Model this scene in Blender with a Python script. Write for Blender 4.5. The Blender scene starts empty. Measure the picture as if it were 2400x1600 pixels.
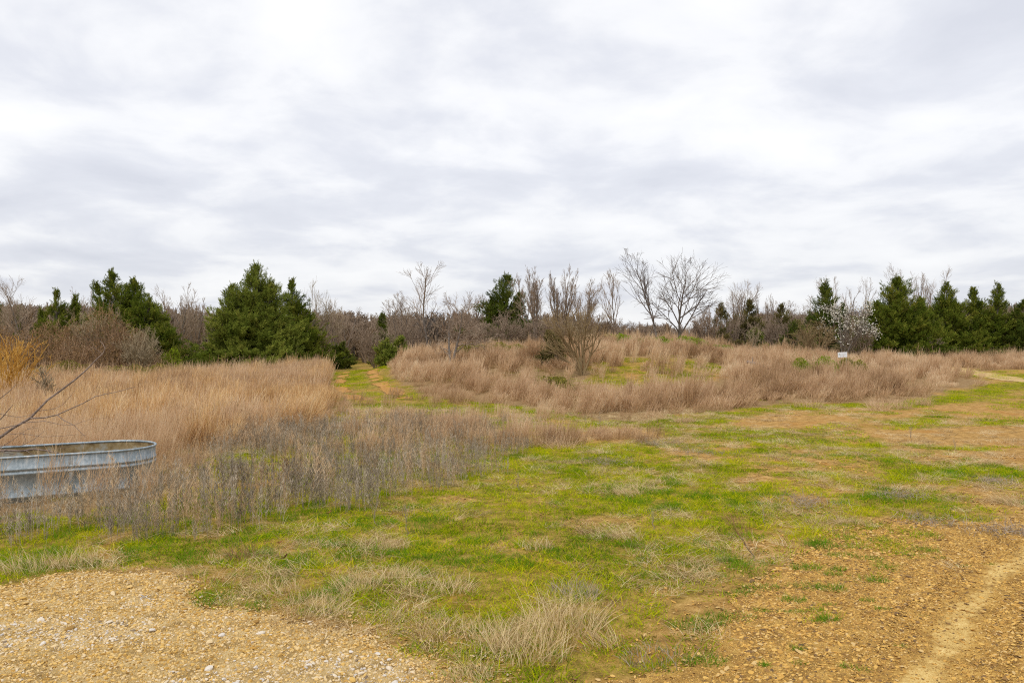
import bpy, math
import numpy as np

# ------------------------------------------------------------------ camera, sky, sun, exposure
SC = bpy.context.scene
COL = SC.collection
EYE, F = 2.0, 2400 * 28.0 / 36.0            # eye height (m); focal length in photograph pixels
cam_data = bpy.data.cameras.new('camera')
cam_data.lens, cam_data.sensor_width, cam_data.clip_end = 28.0, 36.0, 6000
cam = bpy.data.objects.new('camera', cam_data)
COL.objects.link(cam)
cam.location = (0, 0, EYE)
cam.rotation_euler = (math.radians(90), 0, 0)
SC.camera = cam

SUN_EL, SUN_AZ = math.radians(52), math.radians(205)     # azimuth clockwise from +Y: behind the camera, a little left
world = bpy.data.worlds.new('World'); SC.world = world; world.use_nodes = True
def build_world():
    nt = world.node_tree; nt.nodes.clear()
    N = lambda t: nt.nodes.new(t)
    L = nt.links.new
    out, bg = N('ShaderNodeOutputWorld'), N('ShaderNodeBackground')
    sky = N('ShaderNodeTexSky'); sky.sky_type = 'NISHITA'; sky.sun_disc = False
    sky.sun_elevation, sky.sun_rotation = SUN_EL, SUN_AZ
    tc, sep = N('ShaderNodeTexCoord'), N('ShaderNodeSeparateXYZ')
    L(tc.outputs['Generated'], sep.inputs[0])
    def math_(op, a, b):
        m = N('ShaderNodeMath'); m.operation = op
        for i, v in enumerate((a, b)):
            if isinstance(v, (int, float)): m.inputs[i].default_value = v
            else: L(v, m.inputs[i])
        return m.outputs[0]
    zz = math_('ADD', math_('MAXIMUM', sep.outputs[2], 0.0), 0.20)     # the clouds lie on a level layer overhead
    cmb = N('ShaderNodeCombineXYZ')
    L(math_('DIVIDE', sep.outputs[0], zz), cmb.inputs[0]); L(math_('DIVIDE', sep.outputs[1], zz), cmb.inputs[1])
    def noise(scale, detail, rough, dist, off):
        mp = N('ShaderNodeMapping'); mp.inputs['Location'].default_value = off
        L(cmb.outputs[0], mp.inputs[0])
        n = N('ShaderNodeTexNoise'); n.inputs['Scale'].default_value = scale; n.inputs['Detail'].default_value = detail
        n.inputs['Roughness'].default_value = rough; n.inputs['Distortion'].default_value = dist
        L(mp.outputs[0], n.inputs['Vector']); return n.outputs['Fac']
    a, b, c = noise(2.1, 9, .52, .3, (3.1, 1.7, 0)), noise(.75, 3, .5, .2, (7.3, 2.2, 5)), noise(6.5, 8, .6, .3, (1.3, 9.2, 2))
    mixn = math_('ADD', math_('ADD', math_('MULTIPLY', a, .60), math_('MULTIPLY', b, .32)), math_('MULTIPLY', c, .08))
    ramp = N('ShaderNodeValToRGB'); e = ramp.color_ramp
    e.elements[0].position, e.elements[0].color = .35, (.575, .592, .65, 1)
    e.elements[1].position, e.elements[1].color = .60, (.81, .813, .825, 1)
    for p, c in ((.445, (.645, .66, .71, 1)), (.52, (.755, .762, .785, 1))):
        k = e.elements.new(p); k.color = c
    L(mixn, ramp.inputs[0])
    hor = N('ShaderNodeMapRange'); hor.inputs[1].default_value, hor.inputs[2].default_value = 0.0, .22
    hor.inputs[3].default_value, hor.inputs[4].default_value = .88, 1.0
    L(sep.outputs[2], hor.inputs[0])
    vm = N('ShaderNodeVectorMath'); vm.operation = 'SCALE'
    L(ramp.outputs[0], vm.inputs[0]); L(hor.outputs[0], vm.inputs['Scale'])
    sk = N('ShaderNodeVectorMath'); sk.operation = 'SCALE'; L(sky.outputs[0], sk.inputs[0]); sk.inputs['Scale'].default_value = .10
    mx = N('ShaderNodeMixRGB'); mx.inputs[0].default_value = .05
    L(vm.outputs[0], mx.inputs[1]); L(sk.outputs[0], mx.inputs[2])
    L(mx.outputs[0], bg.inputs[0]); bg.inputs[1].default_value = 1.0
    L(bg.outputs[0], out.inputs[0])
build_world()

sun_data = bpy.data.lights.new('sun', 'SUN'); sun_data.energy = 1.5; sun_data.angle = math.radians(25); sun_data.color = (1, .96, .9)
sun = bpy.data.objects.new('sun', sun_data); COL.objects.link(sun)
sun.rotation_euler = (math.radians(90) - SUN_EL, 0, -SUN_AZ + math.pi)
SC.view_settings.view_transform = 'Standard'; SC.view_settings.look = 'None'
SC.view_settings.exposure, SC.view_settings.gamma = 0.38, 1.0
SC.view_settings.use_curve_mapping = False
cy = SC.cycles
cy.use_denoising = False
cy.filter_width = 1.1
cy.max_bounces, cy.diffuse_bounces, cy.glossy_bounces, cy.transmission_bounces, cy.transparent_max_bounces = 6, 3, 2, 3, 4

# ------------------------------------------------------------------ numpy helpers
def rngf(s): return np.random.default_rng(s)
def _hash(ix, iy, seed):
    h = (ix.astype(np.int64) * 374761393 + iy.astype(np.int64) * 668265263 + seed * 1442695041) & 0xffffffff
    h = ((h ^ (h >> 13)) * 1274126177) & 0xffffffff
    return ((h ^ (h >> 16)) & 0xffff) / 65535.0
def vnoise(x, y, seed=0):
    x, y = np.asarray(x, float), np.asarray(y, float)
    ix, iy = np.floor(x), np.floor(y); fx, fy = x - ix, y - iy
    fx, fy = fx * fx * (3 - 2 * fx), fy * fy * (3 - 2 * fy)
    a, b = _hash(ix, iy, seed), _hash(ix + 1, iy, seed)
    c, d = _hash(ix, iy + 1, seed), _hash(ix + 1, iy + 1, seed)
    return (a * (1 - fx) + b * fx) * (1 - fy) + (c * (1 - fx) + d * fx) * fy
def fbm(x, y, seed=0, octaves=4):
    s, amp, tot = 0, 1., 0
    for k in range(octaves):
        s = s + amp * vnoise(x * 2 ** k + 17.3 * k, y * 2 ** k - 9.1 * k, seed + k); tot += amp; amp *= .5
    return s / tot
def sstep(a, b, x):
    t = np.clip((np.asarray(x, float) - a) / (b - a), 0, 1); return t * t * (3 - 2 * t)
def unit(v):
    return v / np.maximum(np.linalg.norm(v, axis=-1, keepdims=True), 1e-9)

# height of the land: flat field, a long low mound right of centre, ground rising a little to the far right
CREST_X = np.array([-30, -11, -8.2, -5.8, -2.1, 1, 5, 9, 13, 17, 21, 40])
CREST_Z = np.array([-.1, -.02, .20, .78, 1.28, 1.48, 1.68, 1.60, 1.10, .66, .52, .50])
def terrain(x, y):
    x, y = np.asarray(x, float), np.asarray(y, float)
    crest = np.interp(x * 43.0 / np.clip(y, 38, 46), CREST_X, CREST_Z)
    far = np.interp(x, [-30, -8, 10, 20, 40], [-.1, .05, .35, .5, .5])
    up = sstep(24.5, 45, y)
    z = crest * up
    z = z * (1 - sstep(49, 60, y)) + far * sstep(49, 60, y)
    z = z + .10 * (fbm(x * .13, y * .13, 5, 3) - .5) * sstep(2, 14, y) + .035 * (fbm(x * .9, y * .9, 9, 3) - .5)
    z = z - .09 * sstep(-2.5, -7, x) * sstep(8.0, 11, y) * (1 - sstep(20, 30, y))
    return z
def ground_at(px, py):
    """photograph pixel -> point where that line of sight meets the land"""
    d = np.geomspace(2.6, 150, 2600)
    hit = np.nonzero(EYE - (py - 800) / F * d <= terrain((px - 1200) / F * d, d))[0]
    k = d[hit[0]] if len(hit) else 140.
    return (px - 1200) / F * k, k
def poly_world(pts): return np.array([ground_at(*p) for p in pts])
def inside(poly, x, y):
    r = np.zeros(np.shape(x), bool); n = len(poly)
    for i in range(n):
        x0, y0 = poly[i]; x1, y1 = poly[(i + 1) % n]
        if y0 == y1: continue
        r ^= ((y0 > y) != (y1 > y)) & (x < (x1 - x0) * (y - y0) / (y1 - y0) + x0)
    return r
def soft_inside(poly, x, y, w, seed=3, freq=1.2):
    """inside with a wandering, ragged border"""
    return inside(poly, x + w * (fbm(x * freq, y * freq, seed, 4) - .5) * 3, y + w * (fbm(x * freq, y * freq, seed + 40, 4) - .5) * 3)

# ------------------------------------------------------------------ mesh helpers
def mesh_np(name, verts, faces, attrs=None, smooth=False):
    """faces: list of (M,k) int arrays"""
    me = bpy.data.meshes.new(name)
    verts = np.asarray(verts, np.float32).reshape(-1, 3)
    me.vertices.add(len(verts)); me.vertices.foreach_set('co', verts.ravel())
    faces = [f for f in faces if len(f)]
    if faces:
        loops = np.concatenate([np.asarray(f).ravel() for f in faces]).astype(np.int32)
        sizes = np.concatenate([np.full(len(f), np.shape(f)[1]) for f in faces])
        starts = np.concatenate([[0], np.cumsum(sizes)[:-1]]).astype(np.int32)
        me.loops.add(len(loops)); me.loops.foreach_set('vertex_index', loops)
        me.polygons.add(len(sizes)); me.polygons.foreach_set('loop_start', starts)
        me.polygons.foreach_set('use_smooth', np.full(len(sizes), smooth))
    for k, v in (attrs or {}).items():
        v = np.asarray(v)
        if v.dtype.kind == 'i':
            a = me.attributes.new(k, 'INT', 'POINT'); a.data.foreach_set('value', v.astype(np.int32).ravel())
        elif v.ndim == 2:
            a = me.attributes.new(k, 'FLOAT_VECTOR', 'POINT'); a.data.foreach_set('vector', v.astype(np.float32).ravel())
        else:
            a = me.attributes.new(k, 'FLOAT', 'POINT'); a.data.foreach_set('value', v.astype(np.float32).ravel())
    me.update(calc_edges=True)
    return me
class Geo:
    """collects vertices and faces of ONE part; v = random shade per piece, h = 0 at a blade's foot, 1 at its tip"""
    def __init__(s): s.V, s.Fa, s.v, s.h, s.n = [], {}, [], [], 0
    def add(s, verts, faces, v=None, h=None):
        verts = np.asarray(verts, float).reshape(-1, 3)
        faces = np.asarray(faces)
        s.Fa.setdefault(faces.shape[1], []).append(faces + s.n)
        s.V.append(verts); m = len(verts); s.n += m
        s.v.append(np.broadcast_to(np.asarray(.5 if v is None else v, float), (m,)))
        s.h.append(np.broadcast_to(np.asarray(0. if h is None else h, float), (m,)))
    def mesh(s, name, smooth=False):
        return mesh_np(name, np.concatenate(s.V), [np.concatenate(f) for f in s.Fa.values()],
                       {'v': np.concatenate(s.v), 'h': np.concatenate(s.h)}, smooth)
    def obj(s, name, mat, parent=None, smooth=False, link=True):
        me = s.mesh(name, smooth); me.materials.append(mat)
        o = bpy.data.objects.new(name, me)
        if link: COL.objects.link(o)
        if parent: o.parent = parent
        if name in FINE: o['kind'] = 'stuff'
        if link: o['tint'] = .5
        return o
FINE = {'crown', 'leaves', 'canes', 'twigs', 'blades', 'dry_blades', 'green_blades', 'green_shoots', 'blossom'}
def ribbons(g, base, tip_dir, length, width, rng, bend=.3, segs=3, bend_dir=None, v=None, tipw=.15):
    """narrow bent blades: base (n,3), tip_dir (n,3) unit, length (n,), width (n,)"""
    n = len(base)
    side = unit(np.cross(tip_dir, rng.normal(size=(n, 3))))
    if bend_dir is None:
        bend_dir = rng.normal(size=(n, 3)); bend_dir[:, 2] = -np.abs(bend_dir[:, 2]) * .7
        bend_dir = unit(bend_dir)
    t = np.linspace(0, 1, segs + 1)
    P = base[:, None] + tip_dir[:, None] * (length[:, None] * t)[..., None] + bend_dir[:, None] * ((np.asarray(bend) * length)[:, None] * t ** 2)[..., None]
    w = width[:, None] * (1 - (1 - tipw) * t)
    A, B = P - side[:, None] * w[..., None] * .5, P + side[:, None] * w[..., None] * .5
    V = np.stack([A, B], 2).reshape(-1, 3)
    i = np.arange(n)[:, None] * (segs + 1) * 2 + np.arange(segs)[None] * 2
    q = np.stack([i, i + 1, i + 3, i + 2], -1).reshape(-1, 4)
    v = rng.random(n) if v is None else np.broadcast_to(v, (n,))
    g.add(V, q, np.repeat(v, (segs + 1) * 2), np.tile(np.repeat(t, 2), n))
    return P
def tubes(g, p0, p1, r0, r1, k=3, v=None, rng=None):
    p0, p1 = np.asarray(p0, float), np.asarray(p1, float); n = len(p0)
    if not n: return
    d = unit(p1 - p0)
    ref = np.where(np.abs(d[:, 2:3]) > .9, np.array([[1., 0, 0]]), np.array([[0, 0, 1.]]))
    a = unit(np.cross(d, ref)); b = np.cross(d, a)
    th = np.arange(k) * 2 * math.pi / k
    ring = a[:, None] * np.cos(th)[None, :, None] + b[:, None] * np.sin(th)[None, :, None]
    r0, r1 = np.broadcast_to(r0, (n,)), np.broadcast_to(r1, (n,))
    A = p0[:, None] + ring * r0[:, None, None]; B = p1[:, None] + ring * r1[:, None, None]
    V = np.concatenate([A, B], 1).reshape(-1, 3)
    j = np.arange(k); base = np.arange(n)[:, None] * 2 * k
    q = np.stack([base + j, base + (j + 1) % k, base + k + (j + 1) % k, base + k + j], -1).reshape(-1, 4)
    vv = None if v is None else np.repeat(np.broadcast_to(v, (n,)), 2 * k)
    g.add(V, q, vv)
def chain(g, pts, radii, k=8, v=.5, cap=True):
    """a continuous tapered tube through pts"""
    pts = np.asarray(pts, float); n = len(pts); radii = np.broadcast_to(radii, (n,))
    tan = unit(np.gradient(pts, axis=0))
    a = unit(np.cross(tan[0], [0.31, .87, .12])); V = []
    th = np.arange(k) * 2 * math.pi / k
    for i in range(n):
        a = unit(a - tan[i] * np.dot(a, tan[i])); b = np.cross(tan[i], a)
        V.append(pts[i] + (np.outer(np.cos(th), a) + np.outer(np.sin(th), b)) * radii[i])
    V = np.concatenate(V); j = np.arange(k)
    q = np.concatenate([np.stack([i * k + j, i * k + (j + 1) % k, (i + 1) * k + (j + 1) % k, (i + 1) * k + j], -1) for i in range(n - 1)])
    g.add(V, q, v)
    if cap:
        for i, fl in ((0, -1), (n - 1, 1)):
            g.add(V[i * k:(i + 1) * k], [list(range(k))[::fl]], v)
def box(g, lo, hi, v=.5):
    x0, y0, z0 = lo; x1, y1, z1 = hi
    V = [(x0, y0, z0), (x1, y0, z0), (x1, y1, z0), (x0, y1, z0), (x0, y0, z1), (x1, y0, z1), (x1, y1, z1), (x0, y1, z1)]
    g.add(V, [(0, 3, 2, 1), (4, 5, 6, 7), (0, 1, 5, 4), (1, 2, 6, 5), (2, 3, 7, 6), (3, 0, 4, 7)], v)
def tag(o, label=None, cat=None, group=None, kind=None):
    for k, x in (('label', label), ('category', cat), ('group', group), ('kind', kind)):
        if x: o[k] = x
    return o
def thing(name, loc, label, cat, group=None, rz=0):
    o = bpy.data.objects.new(name, None); COL.objects.link(o)
    o.location = loc; o.rotation_euler = (0, 0, rz); o.empty_display_size = .2
    return tag(o, label, cat, group)

# ------------------------------------------------------------------ materials
def new_mat(name):
    m = bpy.data.materials.new(name); m.use_nodes = True; nt = m.node_tree; nt.nodes.clear()
    out = nt.nodes.new('ShaderNodeOutputMaterial')
    return m, nt, out
def ramp_node(nt, stops, fac, interp='LINEAR'):
    r = nt.nodes.new('ShaderNodeValToRGB'); e = r.color_ramp; e.interpolation = interp
    while len(e.elements) > 1: e.elements.remove(e.elements[-1])
    e.elements[0].position, e.elements[0].color = stops[0][0], (*stops[0][1], 1)
    for p, c in stops[1:]:
        k = e.elements.new(p); k.color = (*c, 1)
    nt.links.new(fac, r.inputs[0]); return r.outputs[0]
def nmath(nt, op, a, b=0.0):
    m = nt.nodes.new('ShaderNodeMath'); m.operation = op
    for i, x in enumerate((a, b)):
        if isinstance(x, (int, float)): m.inputs[i].default_value = x
        else: nt.links.new(x, m.inputs[i])
    return m.outputs[0]
def nattr(nt, name, typ='GEOMETRY'):
    a = nt.nodes.new('ShaderNodeAttribute'); a.attribute_name = name; a.attribute_type = typ
    return a.outputs['Fac']
def nnoise(nt, scale, detail=3, rough=.5, vec=None, dist=0):
    n = nt.nodes.new('ShaderNodeTexNoise')
    n.inputs['Scale'].default_value, n.inputs['Detail'].default_value, n.inputs['Roughness'].default_value, n.inputs['Distortion'].default_value = scale, detail, rough, dist
    if vec is None:
        g = nt.nodes.new('ShaderNodeNewGeometry'); vec = g.outputs['Position']
    nt.links.new(vec, n.inputs['Vector']); return n.outputs['Fac']
def nmix(nt, fac, a, b, mode='MIX'):
    m = nt.nodes.new('ShaderNodeMixRGB'); m.blend_type = mode
    for i, x in enumerate((fac, a, b)):
        if isinstance(x, (int, float)): m.inputs[i].default_value = x
        elif isinstance(x, tuple): m.inputs[i].default_value = (*x, 1)
        else: nt.links.new(x, m.inputs[i])
    return m.outputs[0]
def plant_mat(name, stops, inst=.35, patch=.3, patch_scale=.35, trans=.3, hcols=None, rough=.9):
    """shade varies by piece (v), by plant (tint) and by patch of ground; hcols: own colour of foot and tip"""
    m, nt, out = new_mat(name)
    f = nmath(nt, 'MULTIPLY', nattr(nt, 'v'), 1 - inst - patch)
    f = nmath(nt, 'ADD', f, nmath(nt, 'MULTIPLY', nattr(nt, 'tint', 'INSTANCER'), inst))
    f = nmath(nt, 'ADD', f, nmath(nt, 'MULTIPLY', nmath(nt, 'MULTIPLY_ADD', nnoise(nt, patch_scale), 2.0), patch)) if False else \
        nmath(nt, 'ADD', f, nmath(nt, 'MULTIPLY', nnoise(nt, patch_scale, 2), patch))
    c = ramp_node(nt, stops, f)
    if hcols:
        c = nmix(nt, nmath(nt, 'MULTIPLY', ramp_node(nt, [(0, (1, 1, 1)), (hcols[1], (0, 0, 0))], nattr(nt, 'h')), hcols[2]), c, hcols[0])
    d = nt.nodes.new('ShaderNodeBsdfDiffuse'); nt.links.new(c, d.inputs[0])
    sh = d.outputs[0]
    if trans:
        t = nt.nodes.new('ShaderNodeBsdfTranslucent'); nt.links.new(c, t.inputs[0])
        mx = nt.nodes.new('ShaderNodeMixShader'); mx.inputs[0].default_value = trans
        nt.links.new(sh, mx.inputs[1]); nt.links.new(t.outputs[0], mx.inputs[2]); sh = mx.outputs[0]
    nt.links.new(sh, out.inputs[0]); return m
def solid_mat(name, stops, scale=20, rough=.8, metal=0, bump=0, bump_scale=60, detail=4):
    m, nt, out = new_mat(name)
    p = nt.nodes.new('ShaderNodeBsdfPrincipled')
    nt.links.new(ramp_node(nt, stops, nnoise(nt, scale, detail, .6)), p.inputs['Base Color'])
    p.inputs['Roughness'].default_value, p.inputs['Metallic'].default_value = rough, metal
    if rough > .7: p.inputs['Specular IOR Level'].default_value = .15
    if bump:
        b = nt.nodes.new('ShaderNodeBump'); b.inputs['Strength'].default_value = bump; b.inputs['Distance'].default_value = .02
        nt.links.new(nnoise(nt, bump_scale, 4), b.inputs['Height']); nt.links.new(b.outputs[0], p.inputs['Normal'])
    nt.links.new(p.outputs[0], out.inputs[0]); return m

M = {}
M['bluestem'] = plant_mat('dry_bluestem', [(.18, (.27, .165, .09)), (.4, (.57, .375, .22)), (.58, (.74, .535, .34)), (.8, (.85, .69, .47))], .40, .25, .4, .35, ((.40, .28, .09), .5, .5))
M['bluestem_gold'] = plant_mat('dry_bluestem_gold', [(.18, (.32, .18, .075)), (.4, (.66, .42, .20)), (.58, (.82, .58, .31)), (.8, (.90, .74, .47))], .40, .25, .4, .35, ((.52, .36, .09), .45, .45))
M['straw'] = plant_mat('straw_grass', [(.18, (.20, .125, .06)), (.42, (.58, .42, .21)), (.62, (.80, .63, .35)), (.85, (.88, .77, .51))], .35, .15, .6, .3)
M['green'] = plant_mat('spring_grass', [(.10, (.15, .075, .02)), (.22, (.07, .14, .003)), (.40, (.25, .36, .004)), (.58, (.47, .52, .005)), (.78, (.68, .60, .02))], .45, .10, .55, .35)
M['vivid'] = plant_mat('vivid_grass', [(.1, (.045, .125, .004)), (.5, (.12, .27, .008)), (.9, (.28, .42, .03))], .3, .2, .6, .35)
M['weed'] = plant_mat('dead_forbs', [(.12, (.095, .075, .052)), (.4, (.29, .24, .178)), (.62, (.45, .378, .285)), (.88, (.60, .51, .39))], .4, .25, .5, .15)
M['weed_tan'] = plant_mat('dead_forbs_tan', [(.12, (.16, .10, .055)), (.4, (.40, .27, .155)), (.62, (.60, .43, .26)), (.88, (.74, .58, .38))], .4, .2, .5, .2)
M['grey_mat'] = plant_mat('grey_twigs', [(.1, (.16, .12, .09)), (.5, (.36, .29, .225)), (.9, (.58, .50, .40))], .3, .2, .5, .1)
M['olive'] = plant_mat('olive_brush', [(.1, (.08, .08, .016)), (.4, (.19, .18, .03)), (.65, (.31, .28, .05)), (.9, (.44, .34, .13))], .3, .3, .5, .3)
M['leafy'] = plant_mat('fresh_leaves', [(.1, (.10, .15, .010)), (.5, (.25, .33, .02)), (.9, (.44, .48, .07))], .2, .3, .8, .35)
def cedar_mat(name, a, b, c): return plant_mat(name, [(.12, a), (.5, b), (.88, c)], .50, .22, .9, .30)
M['cedar'] = cedar_mat('cedar_foliage', (.05, .08, .012), (.155, .20, .024), (.36, .33, .06))
M['cedar_light'] = cedar_mat('cedar_foliage_light', (.07, .105, .018), (.21, .255, .04), (.42, .41, .09))
M['cedar_dark'] = cedar_mat('cedar_foliage_dark', (.04, .066, .012), (.12, .16, .024), (.28, .27, .05))
M['cedar_brown'] = cedar_mat('cedar_foliage_brown', (.07, .065, .02), (.17, .15, .045), (.30, .24, .09))
M['bark'] = solid_mat('grey_bark', [(.3, (.10, .082, .068)), (.7, (.24, .205, .175))], 9, .95)
M['twig'] = plant_mat('bare_twigs', [(.1, (.13, .092, .062)), (.5, (.28, .208, .15)), (.9, (.46, .365, .275))], 0, .3, .6, 0)
M['twig_dark'] = plant_mat('dark_twigs', [(.1, (.085, .07, .06)), (.5, (.17, .142, .122)), (.9, (.29, .245, .21))], 0, .3, .6, 0)
M['twig_tan'] = plant_mat('tan_twigs', [(.1, (.16, .125, .08)), (.5, (.31, .245, .155)), (.9, (.48, .40, .27))], 0, .3, .6, 0)
M['twig_lichen'] = plant_mat('lichen_twigs', [(.1, (.12, .085, .05)), (.5, (.25, .18, .095)), (.9, (.40, .31, .16))], 0, .3, .6, 0)
M['yellow'] = plant_mat('yellow_twigs', [(.1, (.34, .17, .03)), (.5, (.58, .32, .07)), (.9, (.74, .50, .16))], 0, .3, .8, .1)
M['bramble'] = plant_mat('bramble_canes', [(.1, (.16, .095, .055)), (.5, (.33, .21, .125)), (.9, (.52, .38, .26))], 0, .35, .5, 0)
M['bramble_leaf'] = plant_mat('bramble_leaves', [(.1, (.13, .115, .03)), (.4, (.25, .155, .07)), (.7, (.36, .225, .12)), (.95, (.24, .23, .05))], 0, .4, .5, .25)
M['blossom'] = plant_mat('blossom', [(.1, (.50, .45, .34)), (.5, (.70, .66, .55)), (.9, (.82, .79, .72))], 0, .1, 1, .3)
M['stalk'] = plant_mat('dry_stalk', [(.1, (.16, .085, .045)), (.5, (.32, .18, .09)), (.9, (.45, .28, .15))], 0, .1, 1, .1)
M['litter'] = plant_mat('brown_leaf', [(.1, (.16, .06, .03)), (.9, (.34, .15, .08))], .5, .1, 1, .1)

def rock_mat(name, stops):
    m, nt, out = new_mat(name)
    c = ramp_node(nt, stops, nattr(nt, 'tint', 'INSTANCER'))
    c = nmix(nt, nmath(nt, 'MULTIPLY', nnoise(nt, 90, 3), .45), c, (.30, .19, .07))
    d = nt.nodes.new('ShaderNodeBsdfPrincipled'); nt.links.new(c, d.inputs['Base Color']); d.inputs['Roughness'].default_value = .9; d.inputs['Specular IOR Level'].default_value = .15
    nt.links.new(d.outputs[0], out.inputs[0]); return m
M['stone'] = rock_mat('limestone', [(0, (.20, .11, .04)), (.12, (.50, .28, .06)), (.30, (.70, .45, .13)), (.50, (.76, .56, .27)), (.70, (.74, .61, .42)), (.85, (.74, .70, .64)), (.95, (.50, .48, .47)), (1, (.22, .17, .13))])
M['shard'] = rock_mat('sandstone_shards', [(0, (.075, .045, .03)), (.2, (.17, .095, .045)), (.4, (.36, .185, .045)), (.6, (.60, .33, .07)), (.8, (.76, .47, .12)), (1, (.66, .46, .20))])

# ------------------------------------------------------------------ zones of the field (outlines read off the photograph, laid on the land)
Z_GRAVEL = np.concatenate([poly_world([(-900, 1430), (-300, 1400), (0, 1388), (120, 1364), (250, 1346), (340, 1342), (430, 1372), (520, 1402), (590, 1440), (700, 1474), (800, 1474), (900, 1502), (1000, 1532), (1090, 1590), (1180, 1700)]), [(.2, 3.0), (.5, .5), (-14, .5)]])
Z_SHARD = np.concatenate([poly_world([(1180, 1700), (1300, 1590), (1420, 1560), (1560, 1500), (1650, 1440), (1740, 1380), (1830, 1320), (1960, 1270), (2100, 1235), (2300, 1215), (2500, 1205), (3200, 1200)]), [(14, 6.0), (14, .5), (.5, .5), (.2, 3.0)]])
RUT = np.array([(1.75, 3.2), (2.4, 4.67), (3.22, 5.7), (4.3, 6.95), (5.2, 7.8), (6.5, 8.7)])
Z_WEED = poly_world([(-600, 1285), (0, 1262), (200, 1258), (420, 1270), (560, 1245), (700, 1225), (860, 1190), (960, 1140), (1100, 1150), (1235, 1120), (1285, 1040), (1265, 995), (1000, 985), (800, 990), (640, 1015), (480, 1050), (390, 1085), (380, 1180), (0, 1190), (-600, 1200)])
Z_BLUE_L = np.concatenate([poly_world([(-800, 1290), (0, 1225), (340, 1205), (440, 1120), (560, 1060), (680, 1012), (735, 978), (760, 945), (766, 905), (760, 880)]), [(-12.6, 54), (-13.6, 52), (-13.2, 42), (-14.5, 35.5), (-20, 33.5), (-40, 33), (-40, 14)]])
Z_BLUE_R = np.concatenate([poly_world([(905, 892), (942, 910), (1017, 924), (1165, 945), (1300, 962), (1380, 984), (1500, 984), (1620, 970), (1720, 960), (1820, 948), (1950, 945), (2060, 946), (2140, 940), (2230, 918), (2330, 898)]), [(24, 36), (44, 40), (44, 64), (-7.6, 64), (-7.4, 50)]])
Z_KNOLL_GREEN = poly_world([(1395, 845), (1480, 838), (1600, 842), (1680, 855), (1700, 880), (1650, 905), (1540, 918), (1430, 915), (1380, 898)])
Z_DENSE = poly_world([(-600, 1400), (0, 1384), (250, 1340), (420, 1366), (560, 1412), (800, 1455), (1100, 1520), (1350, 1530), (1480, 1470), (1620, 1330), (1750, 1200), (1720, 1110), (1420, 1050), (1260, 1040), (960, 1080), (600, 1150), (0, 1190), (-600, 1220)])
Z_BARE = [poly_world([(1690, 985), (1800, 972), (2000, 972), (2030, 985), (1900, 1000), (1720, 1000)]), poly_world([(2050, 1010), (2420, 990), (2600, 1000), (2600, 1040), (2400, 1050), (2150, 1035), (1950, 1020)]), poly_world([(1290, 1020), (1500, 1005), (1560, 1020), (1480, 1032), (1320, 1035)])]
TRACK = np.array([(2.0, 16.5), (-1.3, 21), (-4.5, 27), (-6.3, 33), (-7.8, 40), (-9.2, 48), (-10.6, 57)])
FARPATH = np.array([(24.6, 45), (23.2, 41), (22.6, 37), (23.2, 33), (25, 29.5), (28, 26)])
def dist_line(line, x, y):
    best = np.full(np.shape(x), 1e9); sgn = np.zeros(np.shape(x))
    for (x0, y0), (x1, y1) in zip(line[:-1], line[1:]):
        dx, dy = x1 - x0, y1 - y0; L2 = dx * dx + dy * dy
        t = np.clip(((x - x0) * dx + (y - y0) * dy) / L2, 0, 1)
        d = np.hypot(x - x0 - t * dx, y - y0 - t * dy); s = ((x - x0) * dy - (y - y0) * dx) / math.sqrt(L2)
        k = d < best; best = np.where(k, d, best); sgn = np.where(k, s, sgn)
    return best, sgn
def in_track(x, y): return (dist_line(TRACK, x, y)[0] < 1.55 + .5 * (fbm(x * .8, y * .8, 37, 3) - .5)) & (y > 17.5)
def in_blue(x, y):
    b = soft_inside(Z_BLUE_L, x, y, .5, 11, .5) | soft_inside(Z_BLUE_R, x, y, .6, 12, .5)
    b &= ~in_track(x, y) & ~soft_inside(Z_KNOLL_GREEN, x, y, .4, 13, .6)
    b &= dist_line(FARPATH, x, y)[0] > 1.1
    b &= ~((x > .594 * y) & (y < 42))                     # open ground before and beside the far path
    return b
def green_amount(x, y):
    """0..1: how much short green grass grows here"""
    n = fbm(x * .8, y * .8, 21, 4) * .6 + fbm(x * 2.7, y * 2.7, 25, 3) * .4
    g = np.where(soft_inside(Z_DENSE, x, y, .5, 14, .5), .72, .58)
    g = np.where(soft_inside(Z_KNOLL_GREEN, x, y, .4, 13, .6) | in_track(x, y), .58, g)
    g = np.where(x > 2.0 + (y - 5) * .28, g - .10 * sstep(0, 2.5, x - 2.0 - (y - 5) * .28), g)
    g = np.where(soft_inside(Z_SHARD, x, y, .35, 15, .8), .10 + .34 * (1 - sstep(.0, 1.1, x - 1.0 - (y - 4.7) * .95)), g)
    g = np.where(soft_inside(Z_GRAVEL, x, y, .22, 16, 1.8), .0, g)
    g = np.where(soft_inside(Z_BLUE_R, x, y + 1.7, .5, 41, .5) & ~inside(Z_BLUE_R, x, y) & (x > -1), .74, g)
    for b in Z_BARE: g = np.where(soft_inside(b, x, y, .3, 17, .5), g * .3, g)
    g = np.where(in_blue(x, y), g * .62, g)
    return np.clip((g - n) * 4.2 + .42, 0, 1) * (g > .03)
def in_view(x, y, m=.72, pad=1.5): return (np.abs(x) < y * m + pad) & (y > 3.2)

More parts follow.
